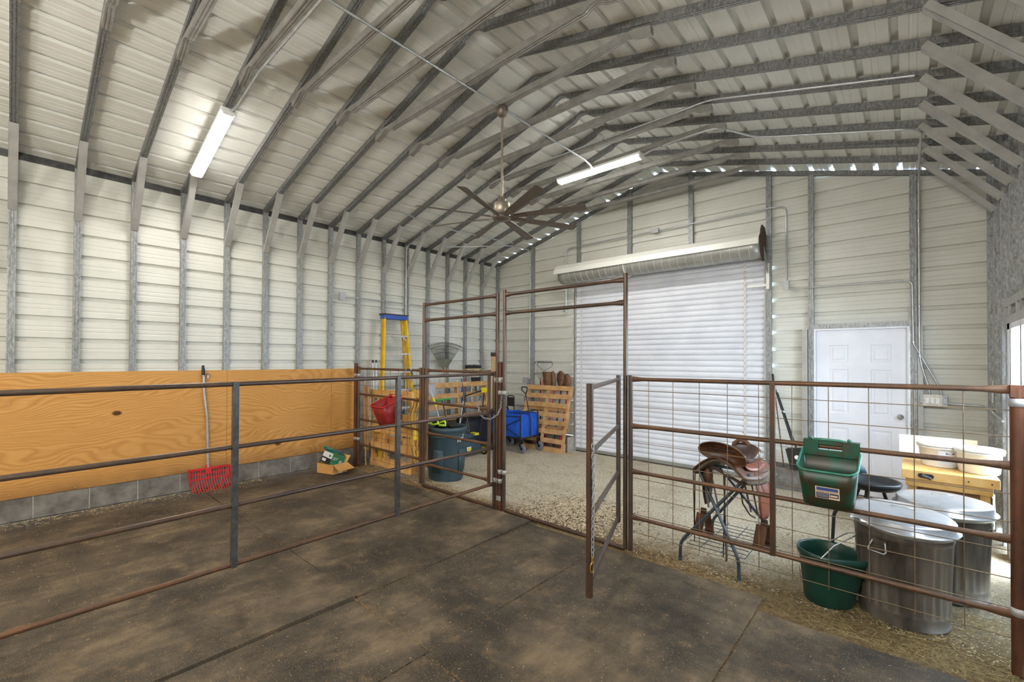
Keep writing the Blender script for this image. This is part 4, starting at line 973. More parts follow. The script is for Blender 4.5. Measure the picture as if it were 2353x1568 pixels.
# ---- left wall: ladder, poles, rakes, broom
t_ = T('step_ladder', 'yellow fibreglass step ladder with a blue top leaning on the left wall', 'ladder', (0.2, 4.3, 0))
def lx(z): return 0.33-0.052*(z+0.05)
zt_ = 2.36
def rail_pts(y0_, y1_): return [(lx(GZ), y0_, GZ), (lx(zt_), y1_, zt_)]
for ya, yb, s_ in ((3.98, 4.115, 1), (4.68, 4.50, -1)):
    a, b = V(rail_pts(ya, yb)[0]), V(rail_pts(ya, yb)[1]); m = M()
    m.bar(a, b, 0.022, 0.075, (1, 0, 0)) if False else m.bar(a, b, 0.075, 0.006, (0, 1, 0))
    m.bar(a+V((0.036, s_*-.014, 0)), b+V((0.036, s_*-.014, 0)), 0.006, 0.032, (0, 1, 0)); m.bar(a+V((-0.036, s_*-.014, 0)), b+V((-0.036, s_*-.014, 0)), 0.006, 0.032, (0, 1, 0))
    ob('rail', m, 'yellow', t_)
    m = M(); m.bar(a+V((-.085, s_*.0, 0)), b+V((-.07, s_*.02, 0)), 0.045, 0.02, (0, 1, 0)); ob('rear_rail', m, 'yellow', t_)
for k in range(7):
    z = 2.06-k*0.303; f = (z-GZ)/(zt_-GZ); ya, yb = 3.98+(.135)*f, 4.68-.18*f; x = lx(z)
    m = M(); m.box(x-.04, ya, z-.006, x+.04, yb, z).box(x+.036, ya, z-.03, x+.042, yb, z).box(x-.042, ya, z-.03, x-.036, yb, z)
    if k in (0, 3): m.bar((x+.03, ya+.01, z-.09), (x+.03, ya+.10, z-.02), .02, .004, (1, 0, 0)).bar((x+.03, yb-.01, z-.09), (x+.03, yb-.10, z-.02), .02, .004, (1, 0, 0))
    ob('step', m, 'alu', t_, label='worn metal step')
m = M(); m.box(lx(zt_)-.10, 4.085, 2.325, lx(zt_)+.05, 4.53, 2.40); ob('top_cap', m, 'blue_plain', t_, bev=.008, label='scuffed blue ladder top')
ob('cap_edge', M().box(lx(zt_)-.11, 4.07, 2.395, lx(zt_)+.06, 4.545, 2.412), 'dark_rust', t_)
def pole(x, y, z1, lab, r=.0125, mat='conduit', cap='black', nm='pole', tilt=0):
    t_ = T(nm, lab, nm, (x, y, 0)); ob('shaft', M().tube([(x+.10, y, GZ), (x, y+tilt, z1)], r, 10), mat, t_)
    ob('end_cap', M().tube([(x, y+tilt, z1-.035), (x, y+tilt, z1+.01)], r*1.35, 10), cap, t_); return t_
pole(0.14, 3.94, 1.63, 'silver pole with a black cap, left one of the pair beside the ladder'); pole(0.14, 4.00, 1.63, 'silver pole with a black cap, right one of the pair beside the ladder')
def fanrake(nm, lab, c, zth, zt2, hw, nt, mat, web=None, r=.003, hz=GZ):
    x, y = c; t_ = T(nm, lab, 'rake', (x, y, 0))
    for k in range(nt):
        s_ = -1+2*k/(nt-1); h = zt2-(1-cos(s_*0.85))*0.22
        p0 = V((x, y+.04*s_, zth)); p2 = V((x, y+hw*s_, h)); p1 = p0.lerp(p2, .62)+V((0.0, 0, 0)); tip = p2+V((0.06, hw*.06*s_, -.035))
        ob('tine', M().tube([p0, p1, p2-(p2-p0).normalized()*.03, p2+V((.02, 0, .0)), tip], r, 4), mat, t_)
    for f in (.62, .86):
        m = M(); m.tube([(x+.006, y+(.04+(hw-.04)*f)*s_, zth+(zt2-(1-cos(s_*.85))*.22-zth)*f) for s_ in [-1+.25*q for q in range(9)]], r*1.1, 5); ob('brace', m, mat, t_)
    if web:
        m = M(); rows = []
        for f in (0, .2, .42): rows.append([(x+.004, y+(.03+(hw-.04)*f)*s_, zth-.02+(zt2-(1-cos(s_*.85))*.22-zth)*f) for s_ in [-1+.25*q for q in range(9)]])
        m.grid(rows, True); ob('web_plate', m, web, t_, solid=.003)
    ob('handle', M().tube([(x+.12, y-.02, hz), (x+.01, y, zth+.03)], .012, 10), 'wood_handle', t_); return t_
MT['rake_green'] = simple('dark_olive_plastic', S(40, 44, 38), S(58, 60, 52), 9, .5); MT['rake_web'] = simple('grey_olive_plate', S(98, 98, 84), S(116, 116, 100), 9, .5)
fanrake('leaf_rake', 'large dark fan leaf rake standing head up against the left wall', (0.10, 5.485), 1.47, 1.985, 0.40, 24, 'rake_green', 'rake_web', .0045)
fanrake('wire_rake', 'thin wire rake by the corner post, behind the mesh panel', (0.10, 3.80), 1.28, 1.56, 0.13, 14, 'conduit', None, .0016)
t_ = T('push_broom', 'black push broom standing head up at the left wall by the corner', 'broom', (0.12, 6.22, 0))
ob('block', M().box(0.08, 6.02, 1.455, 0.14, 6.43, 1.475), 'wood_handle', t_)
m = M(); rq = random.Random(2); m.box(0.085, 6.03, 1.475, 0.135, 6.42, 1.525)
for k in range(160): y = 6.02+.41*rq.random(); x = .08+.06*rq.random(); m.tube([(x, y, 1.47), (x+rq.uniform(-.01, .01), y+rq.uniform(-.01, .01), 1.545+rq.uniform(-.01, .01))], .0025, 3)
ob('bristles', m, 'black', t_, kind='stuff')
ob('handle', M().tube([(0.30, 6.18, GZ), (0.12, 6.22, 1.46)], .012, 10), 'wood_handle', t_)
t_ = T('dust_pan', 'black dust pan hung head up below the push broom', 'dustpan', (0.2, 6.22, 1.2)); m = M(); m.prism([(6.10, 1.30), (6.34, 1.30), (6.30, 1.13), (6.14, 1.13)], 0.17, 0.21, 'YZ'); ob('pan', m, 'black', t_); ob('grip', M().tube([(.19, 6.22, 1.13), (.22, 6.22, .95)], .012, 8), 'black', t_)
t_ = T('tool_handle', 'thick wooden tool handle with tape sticking up behind the gate latch', 'handle', (0.30, 6.60, 0))
ob('shaft', M().tube([(0.34, 6.56, GZ), (0.31, 6.60, 1.40)], .02, 10), 'wood_handle', t_); ob('grip', M().box(0.29, 6.55, 1.38, 0.32, 6.66, 1.80), 'wood_handle', t_, bev=.01)
ob('tape_end', M().box(0.287, 6.547, 1.72, 0.323, 6.663, 1.802), 'dark_rust', t_)
# assorted long tools leaning in the left pallet
tools = [(0.36, 5.02, 1.08, 'conduit', 'thin silver handle, first from the left in the pallet by the dark bin'), (0.33, 5.75, 1.25, 'yellowp', 'yellow tool handle in the left wall pallet'), (0.33, 5.86, 1.28, 'blue_plain', 'blue tool handle in the left wall pallet'), (0.33, 5.95, 1.30, 'red', 'red tool handle in the left wall pallet'),
         (0.33, 6.12, 1.2, 'conduit', 'silver tool handle, last one in the left wall pallet'), (0.33, 5.55, 1.1, 'mill', 'dark tool handle in the middle of the left wall pallet')]
for x, y, z1, mt_, lab in tools:
    t_ = T('tool_handle', lab, 'handle', (x, y, 0), 'long tools in the left wall pallet'); ob('shaft', M().tube([(x-.07, y-.05, GZ), (x-.16, y, z1)], .013, 9), mt_, t_)
t_ = T('grabber', 'clear headed scoop tool with a yellow collar leaning by the dark bin', 'tool', (0.75, 4.75, 0))
ob('shaft', M().tube([(0.92, 4.85, .25), (0.78, 4.62, 1.16)], .012, 9), 'conduit', t_); ob('collar', M().tube([(0.80, 4.655, 1.02), (0.83, 4.70, .88)], .024, 9), 'yellowp', t_)
m = M(); m.prism([(4.50, 1.24), (4.72, 1.24), (4.70, 1.02), (4.64, 1.0)], .775, .79, 'YZ'); ob('scoop', m, 'boxsteel', t_)
t_ = T('grass_shears', 'green handled long shears beside the scoop tool', 'tool', (0.7, 5.0, 0)); ob('shaft', M().tube([(.90, 5.0, .2), (.80, 4.86, .95)], .014, 9), 'mill', t_); ob('grip', M().tube([(.80, 4.72, .965), (.80, 5.05, .975)], .017, 9), 'greenp', t_)
t_ = T('loppers', 'long loppers with a red grip beside the mower', 'loppers', (0.8, 5.3, 0))
ob('handle', M().tube([(1.02, 5.02, .36), (.86, 5.28, .92)], .013, 9), 'conduit', t_); ob('grip', M().tube([(1.05, 4.98, .30), (.98, 5.10, .56)], .024, 9), 'red', t_); ob('blade', M().tube([(.86, 5.28, .92), (.80, 5.36, 1.10), (.78, 5.32, 1.24)], [.016, .022, .003], 7), 'mill', t_)
ob('second_handle', M().tube([(.98, 5.32, .40), (.85, 5.30, .94)], .010, 8), 'mill', t_)

# ---- lawn mower
t_ = T('lawn_mower', 'black and yellow push mower with a black catcher and raised handles', 'mower', (0.75, 5.45, GZ))
m = M(); rows = []
for z, e in ((0.02, 0), (.10, 0), (.19, .03), (.24, .09)): rows.append([(0.55+e, 5.10+e, z), (.98-e, 5.14+e, z), (.98-e, 5.62-e, z), (.55+e, 5.62-e, z)])
m.grid(rows, False, True); m.add(rows[-1], [(0, 1, 2, 3)]); ob('deck', m, 'bin', t_, bev=.02)
m = M(); m.box(.62, 5.22, .24, .90, 5.52, .33); ob('motor_cover', m, 'bin', t_, bev=.03)
ob('emblem', M().prism([(5.26, .13), (5.36, .13), (5.36, .08), (5.31, .03), (5.26, .08)], .982, .986, 'YZ'), 'white', t_); ob('emblem_inner', M().prism([(5.272, .118), (5.348, .118), (5.348, .082), (5.31, .045), (5.272, .082)], .986, .989, 'YZ'), 'yellowp', t_)
for x, y in ((1.0, 5.08), (1.0, 5.66), (.56, 5.08), (.56, 5.66)):
    wv = ob('wheel', M().lathe([(0, -.025), (.07, -.025), (.09, -.018), (.095, 0), (.09, .018), (.07, .025), (0, .025)], (x, y, GZ+.095), 22, 'Y'), 'black', t_)
    for k in range(8): a = k*pi/4; ob('yellow_spoke', M().bar((x+.02*cos(a), y-.027, GZ+.095+.02*sin(a)), (x+.065*cos(a), y-.027, GZ+.095+.065*sin(a)), .004, .016, (0, 0, 1)), 'yellowp', wv)
ob('yellow_trim', M().box(.60, 5.16, .325, .70, 5.24, .35), 'yellowp', t_); ob('yellow_trim', M().box(.80, 5.50, .30, .93, 5.60, .34), 'yellowp', t_)
m = M(); rows = []
for (x, z, s_) in ((.52, .10, 1), (.44, .18, 1), (.36, .52, 1), (.40, .60, .96)): rows.append([(x+.26, 5.55, z), (x+.30, 6.15, z-.02), (x, 6.16, z), (x-.02, 5.55, z)])
m.grid(rows, False, True); m.add(rows[-1], [(0, 1, 2, 3)]); m.add(rows[0], [(0, 1, 2, 3)]); ob('grass_catcher', m, 'black', t_, bev=.03)
for y0_, y1_ in ((5.10, 5.62), (5.60, 6.12)):
    ob('handle_tube', M().tube([(.93, y0_, .16), (.50, y1_, .78), (.40, y1_+.13, 1.02)], .0115, 8), 'black', t_)
ob('handle_bar', M().tube([(.46, 5.66, .96), (.40, 6.22, 1.05)], .013, 8), 'black', t_); ob('handle_knob', M().box(.38, 6.16, 1.0, .44, 6.30, 1.10), 'yellowp', t_, bev=.01)
for y in (5.47, 5.95): ob('clamp_knob', M().sphere((.63, y-.12+.05, .62), .024), 'alu', t_)

# ---- dark bin with gloves
bc = (1.74, 4.16)
t_ = T('waste_bin', 'tall dark blue-grey plastic bin behind the closed walk gate', 'bin', (bc[0], bc[1], GZ))
m = M(); m.lathe([(0, GZ), (.235, GZ), (.243, GZ+.02), (.285, .62), (.292, .64), (.30, .645), (.303, .70), (.29, .705), (.28, .66), (.236, .0), (0, .0)], (bc[0], bc[1], 0), 40); ob('bin_body', m, 'bin', t_)
for k in range(4):
    a = -1.2+k*1.57; ca, sa = cos(a), sin(a); m = M(); rows = []
    for z in (.08, .40): rr2 = .245+.04*(z+.05)/.7+.006; rows.append([(bc[0]+rr2*cos(a+q), bc[1]+rr2*sin(a+q), z) for q in (-.35, -.17, 0, .17, .35)])
    m.grid(rows, True); ob('raised_panel', m, 'bin', t_, solid=-.004)
ob('rim_band', M().lathe([(.287, .56), (.292, .562), (.294, .585), (.289, .59)], (bc[0], bc[1], 0), 40), 'bin', t_)
rr2 = .292
for a0, a1, z0_, z1_ in ((-.17, -.05, .56, .575), (-.13, -.08, .50, .56), (-.01, .05, .50, .57), (.07, .19, .52, .56), (.20, .27, .55, .60)):
    ob('white_mark', M().add([(bc[0]+rr2*cos(q), bc[1]+rr2*sin(q), z) for q, z in ((a0, z0_), (a1, z0_+.01), (a1, z1_+.01), (a0, z1_))], [(0, 1, 2, 3)]), 'white', t_)
t_ = T('work_gloves', 'black and fluorescent yellow gloves lying on top of the dark bin', 'gloves', (bc[0], bc[1], .70))
ob('glove_cuff', M().tube([(1.56, 4.02, .73), (1.62, 4.05, .775), (1.70, 4.03, .785), (1.76, 4.0, .75), (1.68, 3.97, .725)], .018, 8, True), 'hiviz', t_); ob('glove_cuff', M().tube([(1.72, 4.04, .74), (1.80, 4.08, .785), (1.86, 4.04, .77), (1.90, 4.02, .735), (1.80, 3.99, .73)], .016, 8, True), 'hiviz', t_)
m = M().sphere((1.68, 4.12, .72), .14, 16, 8, (1, .8, .42)).sphere((1.84, 4.20, .71), .11, 16, 8, (1, .8, .4)); ob('glove_body', m, 'black_soft', t_)

# ---- coiled cord hanging on the panel
t_ = T('extension_cord', 'yellow cord hanging in a long messy coil from the carabiner', 'cord', (1.66, 3.76, .4))
rq = random.Random(11); pts = []
for k in range(260):
    a = 2*pi*k/20; loop = k//20; cx_ = 1.61+rq.uniform(-.004, .004)+.02*sin(loop*2.3); hw = .075+.04*((loop*7) % 5)/4+(0.05 if loop in (2, 7, 11) else 0); hh = .40+.09*((loop*3) % 4)/3+(.06 if loop in (2, 7, 11) else 0)
    zc = 1.22-hh; z = zc+hh*cos(a); tw = .5 if z < .9 else .25+.75*abs(1.2-z); pts.append((cx_+hw*sin(a)*(1 if z < 1.0 else .6), 3.76+.03*sin(a*2+loop)+.012*loop/13, z))
ob('cord', M().tube(pts, .0085, 7), 'hose', t_)
pts = [(1.62+.06*cos(a)*(1+.1*sin(3*a)), 3.74+.035*sin(a), 1.08+.02*k*.1+.02*sin(2*a)) for k in range(72) for a in [2*pi*k/12]]
ob('wrap', M().tube(pts, .0085, 7), 'hose', t_)
ob('plug', M().tube([(1.64, 3.70, .72), (1.645, 3.70, .66), (1.65, 3.70, .55)], [.022, .028, .032], 12), 'yellowp', t_, label='bright yellow plug')
ob('red_band', M().tube([(1.58, 3.73, .70), (1.62, 3.73, .70)], .014, 8), 'red', t_)

# ---- feed tubs
def feeder(name, lab, cx_, w0, w1, yback, yfront, ztop, zfront, zbot, mat, rim, yb2):
    t_ = T(name, lab, 'feed tub', (cx_, (yback+yfront)/2, zbot)); rows = []
    def ring(f, z_b, z_f, inset):
        hw = w1/2+(w0/2-w1/2)*f-inset; yf_ = yb2[1]+(yfront-yb2[1])*f+inset; yb_ = yback-inset; pts = []
        R_c = .05
        for (px, py, a0) in ((cx_+hw-R_c, yf_+R_c, -pi/2), (cx_+hw-.012, yb_-.012, 0), (cx_-hw+.012, yb_-.012, pi/2), (cx_-hw+R_c, yf_+R_c, pi)):
            r_ = R_c if a0 in (-pi/2, pi) else .012
            for k in range(6):
                a = a0+pi/2*k/5; x, y = px+r_*cos(a), py+r_*sin(a); tt = (y-yf_)/(yb_-yf_); sag = -.012*(1-((x-cx_)/hw)**2) if f > .99 else 0
                pts.append((x, y, z_f+(z_b-z_f)*tt+sag*(1-tt)))
        return pts
    z = lambda f: zbot+(zfront-zbot)*f; zbk = lambda f: zbot+(ztop-.03-zbot)*f
    rows = [ring(f, zbk(f), z(f), 0) for f in (0, .05, .3, .6, 1)]; rows[0] = ring(0.0, zbot, zbot, .025)
    inner = [ring(f, zbk(f), z(f), .006) for f in (1, .6, .3, .06)]; inner[-1] = ring(.06, zbot+.01, zbot+.01, .03)
    m = M(); m.grid(rows+inner, True, True); m.add(rows[0], [tuple(range(24))]); m.add(inner[-1], [tuple(range(24))]); ob('tub', m, mat, t_)
    m = M(); m.tube([(p[0], p[1], p[2]) for p in rows[-1]], .0075, 6, True); ob('rim', m, rim, t_)
    return t_
t_ = feeder('feed_tub', 'mossy dark green feed tub hung on the right mesh panel', 6.315, .315, .262, YP-.024, 3.37, 1.085, .965, .715, 'green_feeder', 'green_rim', (0, 3.44))
m = M(); m.box(6.163, YP-.037, 1.02, 6.25, YP-.0315, 1.122).box(6.378, YP-.037, 1.02, 6.47, YP-.0315, 1.122).box(6.25, YP-.037, 1.094, 6.378, YP-.0315, 1.122).box(6.25, YP-.037, 1.02, 6.378, YP-.0315, 1.058)
m.box(6.163, YP-.037, 1.118, 6.47, YP+.026, 1.122); ob('hanger_plate', m, 'green_feeder', t_, bev=.003)
for x in (6.205, 6.415): ob('lug', M().lathe([(0, -.008), (.012, -.008), (.013, 0), (.012, .008), (0, .008)], (x, YP-.025, 1.132), 14, 'Y').lathe([(.004, -.012), (.005, -.012), (.005, .012)], (x, YP-.025, 1.132), 10, 'Y'), 'green_rim', t_)
ob('handle_roll', M().tube([(6.225, YP-.026, 1.125), (6.26, YP-.03, 1.128), (6.36, YP-.03, 1.128), (6.395, YP-.026, 1.122)], .009, 8), 'green_rim', t_)
# sticker on the sloping front
fA = V((6.315-.063, 3.4025-.0042, .875)); 
def fq(u, v, d=0.0): # u 0..1 right, v 0..1 down on the front face
    z = .862-.078*v; f = (z-.715)/.25; y = 3.44+(3.37-3.44)*f-.0016-d; return V((6.257+.125*u, y, z))
def fr(u0, v0, u1, v1, d, mat, nm): ob(nm, M().add([fq(u0, v1, d), fq(u1, v1, d), fq(u1, v0, d), fq(u0, v0, d)], [(0, 1, 2, 3)]), mat, t_)
fr(0, 0, 1, 1, 0, 'sticker', 'sticker'); fr(.05, .06, .95, .32, .0006, 'sticker_b', 'sticker_band'); fr(.04, .50, .57, .96, .0006, 'sticker_d', 'sticker_block'); fr(.60, .50, .96, .86, .0006, 'sticker_d', 'sticker_block')
fr(.62, .62, .92, .78, .0010, 'sticker', 'sticker_patch')
rx = atan2(.07, .25)
tx = text('sticker_text', 'FEEDER PRODUCTS', .0125, 'sticker_d', t_, Matrix.Translation(fq(.5, .41, .0008)-V(t_.location)) @ Matrix.Rotation(radians(90)+rx, 4, 'X'), .0002)
for k in range(4): fr(.07, .56+k*.09, .54, .585+k*.09, .0010, 'paper', 'sticker_line')

t_ = feeder('feed_tub', 'scuffed red feed tub hung on the left mesh panel', 1.28, .36, .26, YP-.024, 3.31, 1.15, 1.005, .72, 'red_bucket', 'red', (0, 3.42))
m = M(); m.box(1.13, YP-.030, 1.10, 1.20, YP-.024, 1.155).box(1.36, YP-.030, 1.10, 1.43, YP-.024, 1.155).box(1.13, YP-.030, 1.145, 1.43, YP+.026, 1.150); ob('hanger_plate', m, 'red_bucket', t_, bev=.008)

# ---- green bucket on the ground
bc = (6.272, 3.865)
t_ = T('bucket', 'dark green rubber bucket with a wire bail on the ground beside the metal cans', 'bucket', (bc[0], bc[1], GZ))
m = M(); pr1 = [(0, GZ), (.135, GZ), (.143, GZ+.015), (.175, .265), (.178, .27), (.185, .275), (.188, .315), (.180, .32), (.172, .31), (.165, .25), (.138, -.02), (0, -.02)]
n = 44; rows = []
for r, z in pr1:
    row = []
    for k in range(n):
        a = 2*pi*k/n; lipk = max(0, cos(a-radians(-8)))**14*.045*(1 if z > .2 else .3*(z+.05)); row.append((bc[0]+(r+lipk*(r > 0))*cos(a), bc[1]+(r+lipk*(r > 0))*sin(a), z-(.008*max(0, cos(a-radians(-8)))**14 if z > .3 else 0)))
    rows.append(row)
m.grid(rows, True, True); ob('bucket_body', m, 'green_bucket', t_)
ob('bail', M().tube([V((bc[0]-.02, bc[1]-.185, .305)), V((bc[0]+.05, bc[1]-.15, .40)), V((bc[0]+.15, bc[1]-.02, .455)), V((bc[0]+.16, bc[1]+.05, .46)), V((bc[0]+.10, bc[1]+.14, .42)), V((bc[0]-.02, bc[1]+.185, .305))][::1], .0045, 8), 'conduit', t_)
ob('side_label', M().add([(bc[0]-.158, bc[1]-.035, .03), (bc[0]-.163, bc[1]+.01, .03), (bc[0]-.175, bc[1]+.01, .16), (bc[0]-.170, bc[1]-.038, .16)], [(0, 1, 2, 3)]), 'sticker', t_)

# ---- galvanized cans
def can(lab, c, zt2, tilt, mat='can'):
    t_ = T('metal_can', lab, 'can', (c[0], c[1], GZ), 'galvanized cans by the workbench')
    n = 120; rows = []
    for r, z, co in ((.225, GZ, 0), (.236, GZ+.004, 0), (.236, GZ+.02, 0), (.232, GZ+.03, 0), (.238, GZ+.085, 0), (.236, GZ+.10, 0), (.238, GZ+.115, 1), (.244, .30, 1), (.252, zt2-.10, 1), (.254, zt2-.085, 0), (.258, zt2-.07, 0), (.254, zt2-.055, 0), (.258, zt2-.01, 0), (.262, zt2, 0)):
        rows.append([(c[0]+(r-co*.010*(0.5+0.5*cos(30*2*pi*k/n)))*cos(2*pi*k/n), c[1]+(r-co*.010*(0.5+0.5*cos(30*2*pi*k/n)))*sin(2*pi*k/n), z) for k in range(n)])
    m = M(); m.grid(rows, True, True); m.add(rows[0], [tuple(range(n))]); ob('can_body', m, mat, t_)
    mt_ = Matrix.Translation((c[0], c[1], zt2)) @ Matrix.Rotation(tilt[0], 4, 'X') @ Matrix.Rotation(tilt[1], 4, 'Y')
    m = M(); m.lathe([(.262, -.035), (.285, -.012), (.289, -.006), (.285, -.002), (.268, .004), (.266, .045), (.258, .052), (.22, .056), (.12, .070), (0, .078)], (0, 0, 0), 56); m.xf(mt_); ob('lid', m, 'lid', t_)
    hd = M().tube([mt_ @ V(p) for p in ((-.06, .03, .072), (-.055, .03, .082), (.055, .03, .082), (.06, .03, .072))], .004, 6); ob('lid_handle', hd, 'conduit', t_)
    for a in (radians(-115),):
        ca, sa = cos(a), sin(a); r = .262; tg = V((-sa, ca, 0)); o_ = V((c[0]+r*ca, c[1]+r*sa, zt2-.10)); ou = V((ca, sa, 0))
        ob('handle', M().tube([o_-tg*.035, o_-tg*.05+ou*.02-V((0, 0, .05)), o_-tg*.045+ou*.03-V((0, 0, .062)), o_+tg*.045+ou*.03-V((0, 0, .062)), o_+tg*.05+ou*.02-V((0, 0, .05)), o_+tg*.035], .004, 6), 'conduit', t_)
        ob('handle_plate', M().bar(o_-tg*.045, o_+tg*.045, .004, .03, (0, 0, 1)), mat, t_)
    return t_
can('dusty galvanized can with a shiny dented lid, in front', (6.665, 3.985), .585, (radians(2), radians(3)))
can('second galvanized can with a flat lid, behind toward the corner', (6.89, 4.62), .575, (0, 0))
MT['clearbag'] = plain('crumpled_clear_bag', S(206, 208, 210), .2); rq = random.Random(4)
m = M(); rows = []
for i in range(7): rows.append([(6.41+.03*i+rq.uniform(-.012, .012), 3.80+.045*j+rq.uniform(-.012, .012), .60+rq.uniform(-.02, .02)-.004*i) for j in range(8)])
m.grid(rows, False); ob('plastic_bag', m, 'clearbag', None, (6.5, 3.9, .6), 'crumpled clear plastic bag at the edge of the front can lid', 'bag')

# ---- workbench with buckets
t_ = T('workbench', 'small pine workbench with a black crank in its front edge', 'workbench', (6.96, 5.45, GZ))
BT = .725
m = M().box(6.655, 5.13, BT-.075, 7.235, 5.20, BT); ob('front_jaw', m, 'benchwood', t_, bev=.004)
m = M().box(6.655, 5.205, BT-.035, 7.235, 6.0, BT-.001); ob('bench_top', m, 'benchwood', t_, bev=.003)
ob('apron', M().box(6.68, 5.155, BT-.14, 7.20, 5.18, BT-.076), 'benchwood', t_, bev=.003)
for x in (6.70, 7.13):
    for y in (5.185, 5.85): ob('leg', M().box(x, y, GZ, x+.055, y+.05, BT-.036), 'benchwood', t_)
ob('side_panel', M().box(6.755, 5.20, .28, 7.13, 5.205, BT-.10), 'benchpanel', t_)
m = M(); 
for k in range(24):
    a = 2*pi*k/24; 
plate = [(6.81+.018*cos(a)+(.065 if cos(a) > 0 else 0)-.035, BT-.037+.018*sin(a)) for a in [2*pi*k/24 for k in range(24)]]
ob('crank_plate', M().prism(plate, 5.122, 5.13, 'XZ'), 'black', t_); ob('crank_handle', M().tube([(6.79, 5.125, BT-.035), (6.79, 5.10, BT-.035)], .008, 8).tube([(6.785, 5.10, BT-.03), (6.84, 5.085, BT-.05)], .012, 10), 'mill', t_, label='black crank')
for x in (7.06, 7.19): ob('bolt_hole', M().disc((x, 5.1290, BT-.04), .006, 10, 'Y'), 'black', t_)
t_ = T('board', 'pale wood board standing on the workbench behind the white buckets', 'board', (6.66, 6.0, BT)); ob('panel', M().box(6.63, 6.00, BT, 7.18, 6.018, .915), 'palewood', t_)
def pail(c, lab, teal=False):
    t_ = T('white_bucket', lab, 'bucket', (c[0], c[1], BT), 'white buckets on the workbench')
    ob('pail', M().lathe([(0, BT), (.118, BT), (.124, BT+.01), (.137, BT+.16), (.150, BT+.163), (.150, BT+.172), (.139, BT+.175), (.141, BT+.19)], (c[0], c[1], 0), 40), 'white', t_)
    ob('pail_lid', M().lathe([(.140, BT+.178), (.154, BT+.180), (.156, BT+.190), (.152, BT+.203), (.145, BT+.203), (.138, BT+.197), (0, BT+.197)], (c[0], c[1], 0), 40), 'white', t_, label='white snap lid')
    return t_
t_ = pail((6.905, 5.52), 'white bucket with a printed label, left of the two on the workbench')
c0 = V((6.905, 5.52, 0)); m = M(); rows = []
for z in (BT+.03, BT+.15): rows.append([(c0.x+.1335*cos(a)+.0035*cos(a)*(z > BT+.1)*1.4, c0.y+(.1335+.0035*(z > BT+.1)*1.4)*sin(a), z) for a in [radians(-95+9*k) for k in range(9)]])
m.grid(rows, True); ob('label_print', m, 'paper', t_)
lg = [V((c0.x+.1385*cos(a), c0.y+.1385*sin(a), BT+.128+.008*s_)) for a, s_ in [(radians(-62+14*cos(q)), sin(q)) for q in [2*pi*k/16 for k in range(16)]]]
ob('oval_logo', M().add(lg, [tuple(range(16))]), 'ink', t_)
for k in range(5):
    lg = [V((c0.x+.1362*cos(radians(a)), c0.y+.1362*sin(radians(a)), z)) for z in (BT+.105-.014*k, BT+.108-.014*k) for a in (-90, -82, -74, -66, -58)]
    ob('print_line', M().add(lg, [(0, 1, 6, 5), (1, 2, 7, 6), (2, 3, 8, 7), (3, 4, 9, 8)]), 'boxsteel', t_)
t_ = pail((7.14, 5.40), 'white bucket with a wire bail, right of the two on the workbench')
ob('bail', M().tube([V((7.14+.15*cos(a), 5.40+.15*sin(a)-.01, z)) for a, z in ((radians(-70), BT+.155), (radians(-85), BT+.135), (radians(-105), BT+.115), (radians(-130), BT+.10), (radians(-160), BT+.10))], .0022, 5), 'conduit', t_)
ob('cloth', M().add([(7.02, 5.47, BT+.18), (7.045, 5.44, BT+.18), (7.05, 5.42, BT+.02), (7.04, 5.45, BT+.02)], [(0, 1, 2, 3)]), 'teal', None, (7.03, 5.45, BT), 'teal cloth squeezed between the white buckets', 'cloth', solid=.004)

# ---- black dished stool
t_ = T('stool', 'black stool with a dished round seat and bent tube legs behind the green tub', 'stool', (6.45, 4.9, GZ))
m = M(); m.lathe([(0, .60), (.12, .602), (.165, .615), (.185, .645), (.198, .65), (.205, .640), (.195, .61), (.17, .585), (0, .575)], (6.46, 4.86, 0), 40); ob('seat', m, 'black', t_)
m = M(); rows = []
for z, hw in ((.655, .19), (.70, .17), (.745, .13), (.77, .07), (.778, .0)): rows.append([(6.46+.205*cos(radians(145+45*s_*hw/.19)), 4.86+.205*sin(radians(145+45*s_*hw/.19)), z) for s_ in (-1, -.5, 0, .5, 1)])
m.grid(rows, True); ob('backrest', m, 'bin', t_, solid=.006)
for a in (200, 260, 20, 110):
    ca, sa = cos(radians(a)), sin(radians(a)); ob('leg', M().tube(rnd_path([(6.46+.08*ca, 4.86+.08*sa, .58), (6.46+.12*ca, 4.86+.12*sa, .44), (6.46+.26*ca, 4.86+.26*sa, .36), (6.46+.28*ca, 4.86+.28*sa, GZ)], .06), .0135, 10), 'black', t_)

# ---- lobby dust pan, broom and rod at the back wall
t_ = T('lobby_dustpan', 'black upright dust pan with broom leaning by the white door', 'dustpan', (5.6, 6.80, .24))
ob('pan', M().prism([(5.50, .50), (5.68, .52), (5.66, .26), (5.56, .245)], 6.74, 6.83, 'XZ'), 'black', t_, bev=.006); ob('pan_sticker', M().disc((5.625, 6.735, .41), .028, 16, 'Y'), 'white', t_)
ob('bail', M().tube(rnd_path([(5.505, 6.78, .47), (5.50, 6.78, .56), (5.58, 6.79, .61), (5.66, 6.79, .585), (5.68, 6.78, .50)], .05), .006, 7), 'boxsteel', t_)
ob('handle', M().tube([(5.575, 6.80, .55), (5.33, 6.97, 1.28)], .0115, 9), 'black', t_); ob('broom_handle', M().tube([(5.60, 6.83, .52), (5.355, 6.99, 1.22)], .0105, 9), 'black', t_); ob('clip', M().bar((5.42, 6.90, .98), (5.47, 6.90, .965), .02, .02), 'paper', t_)
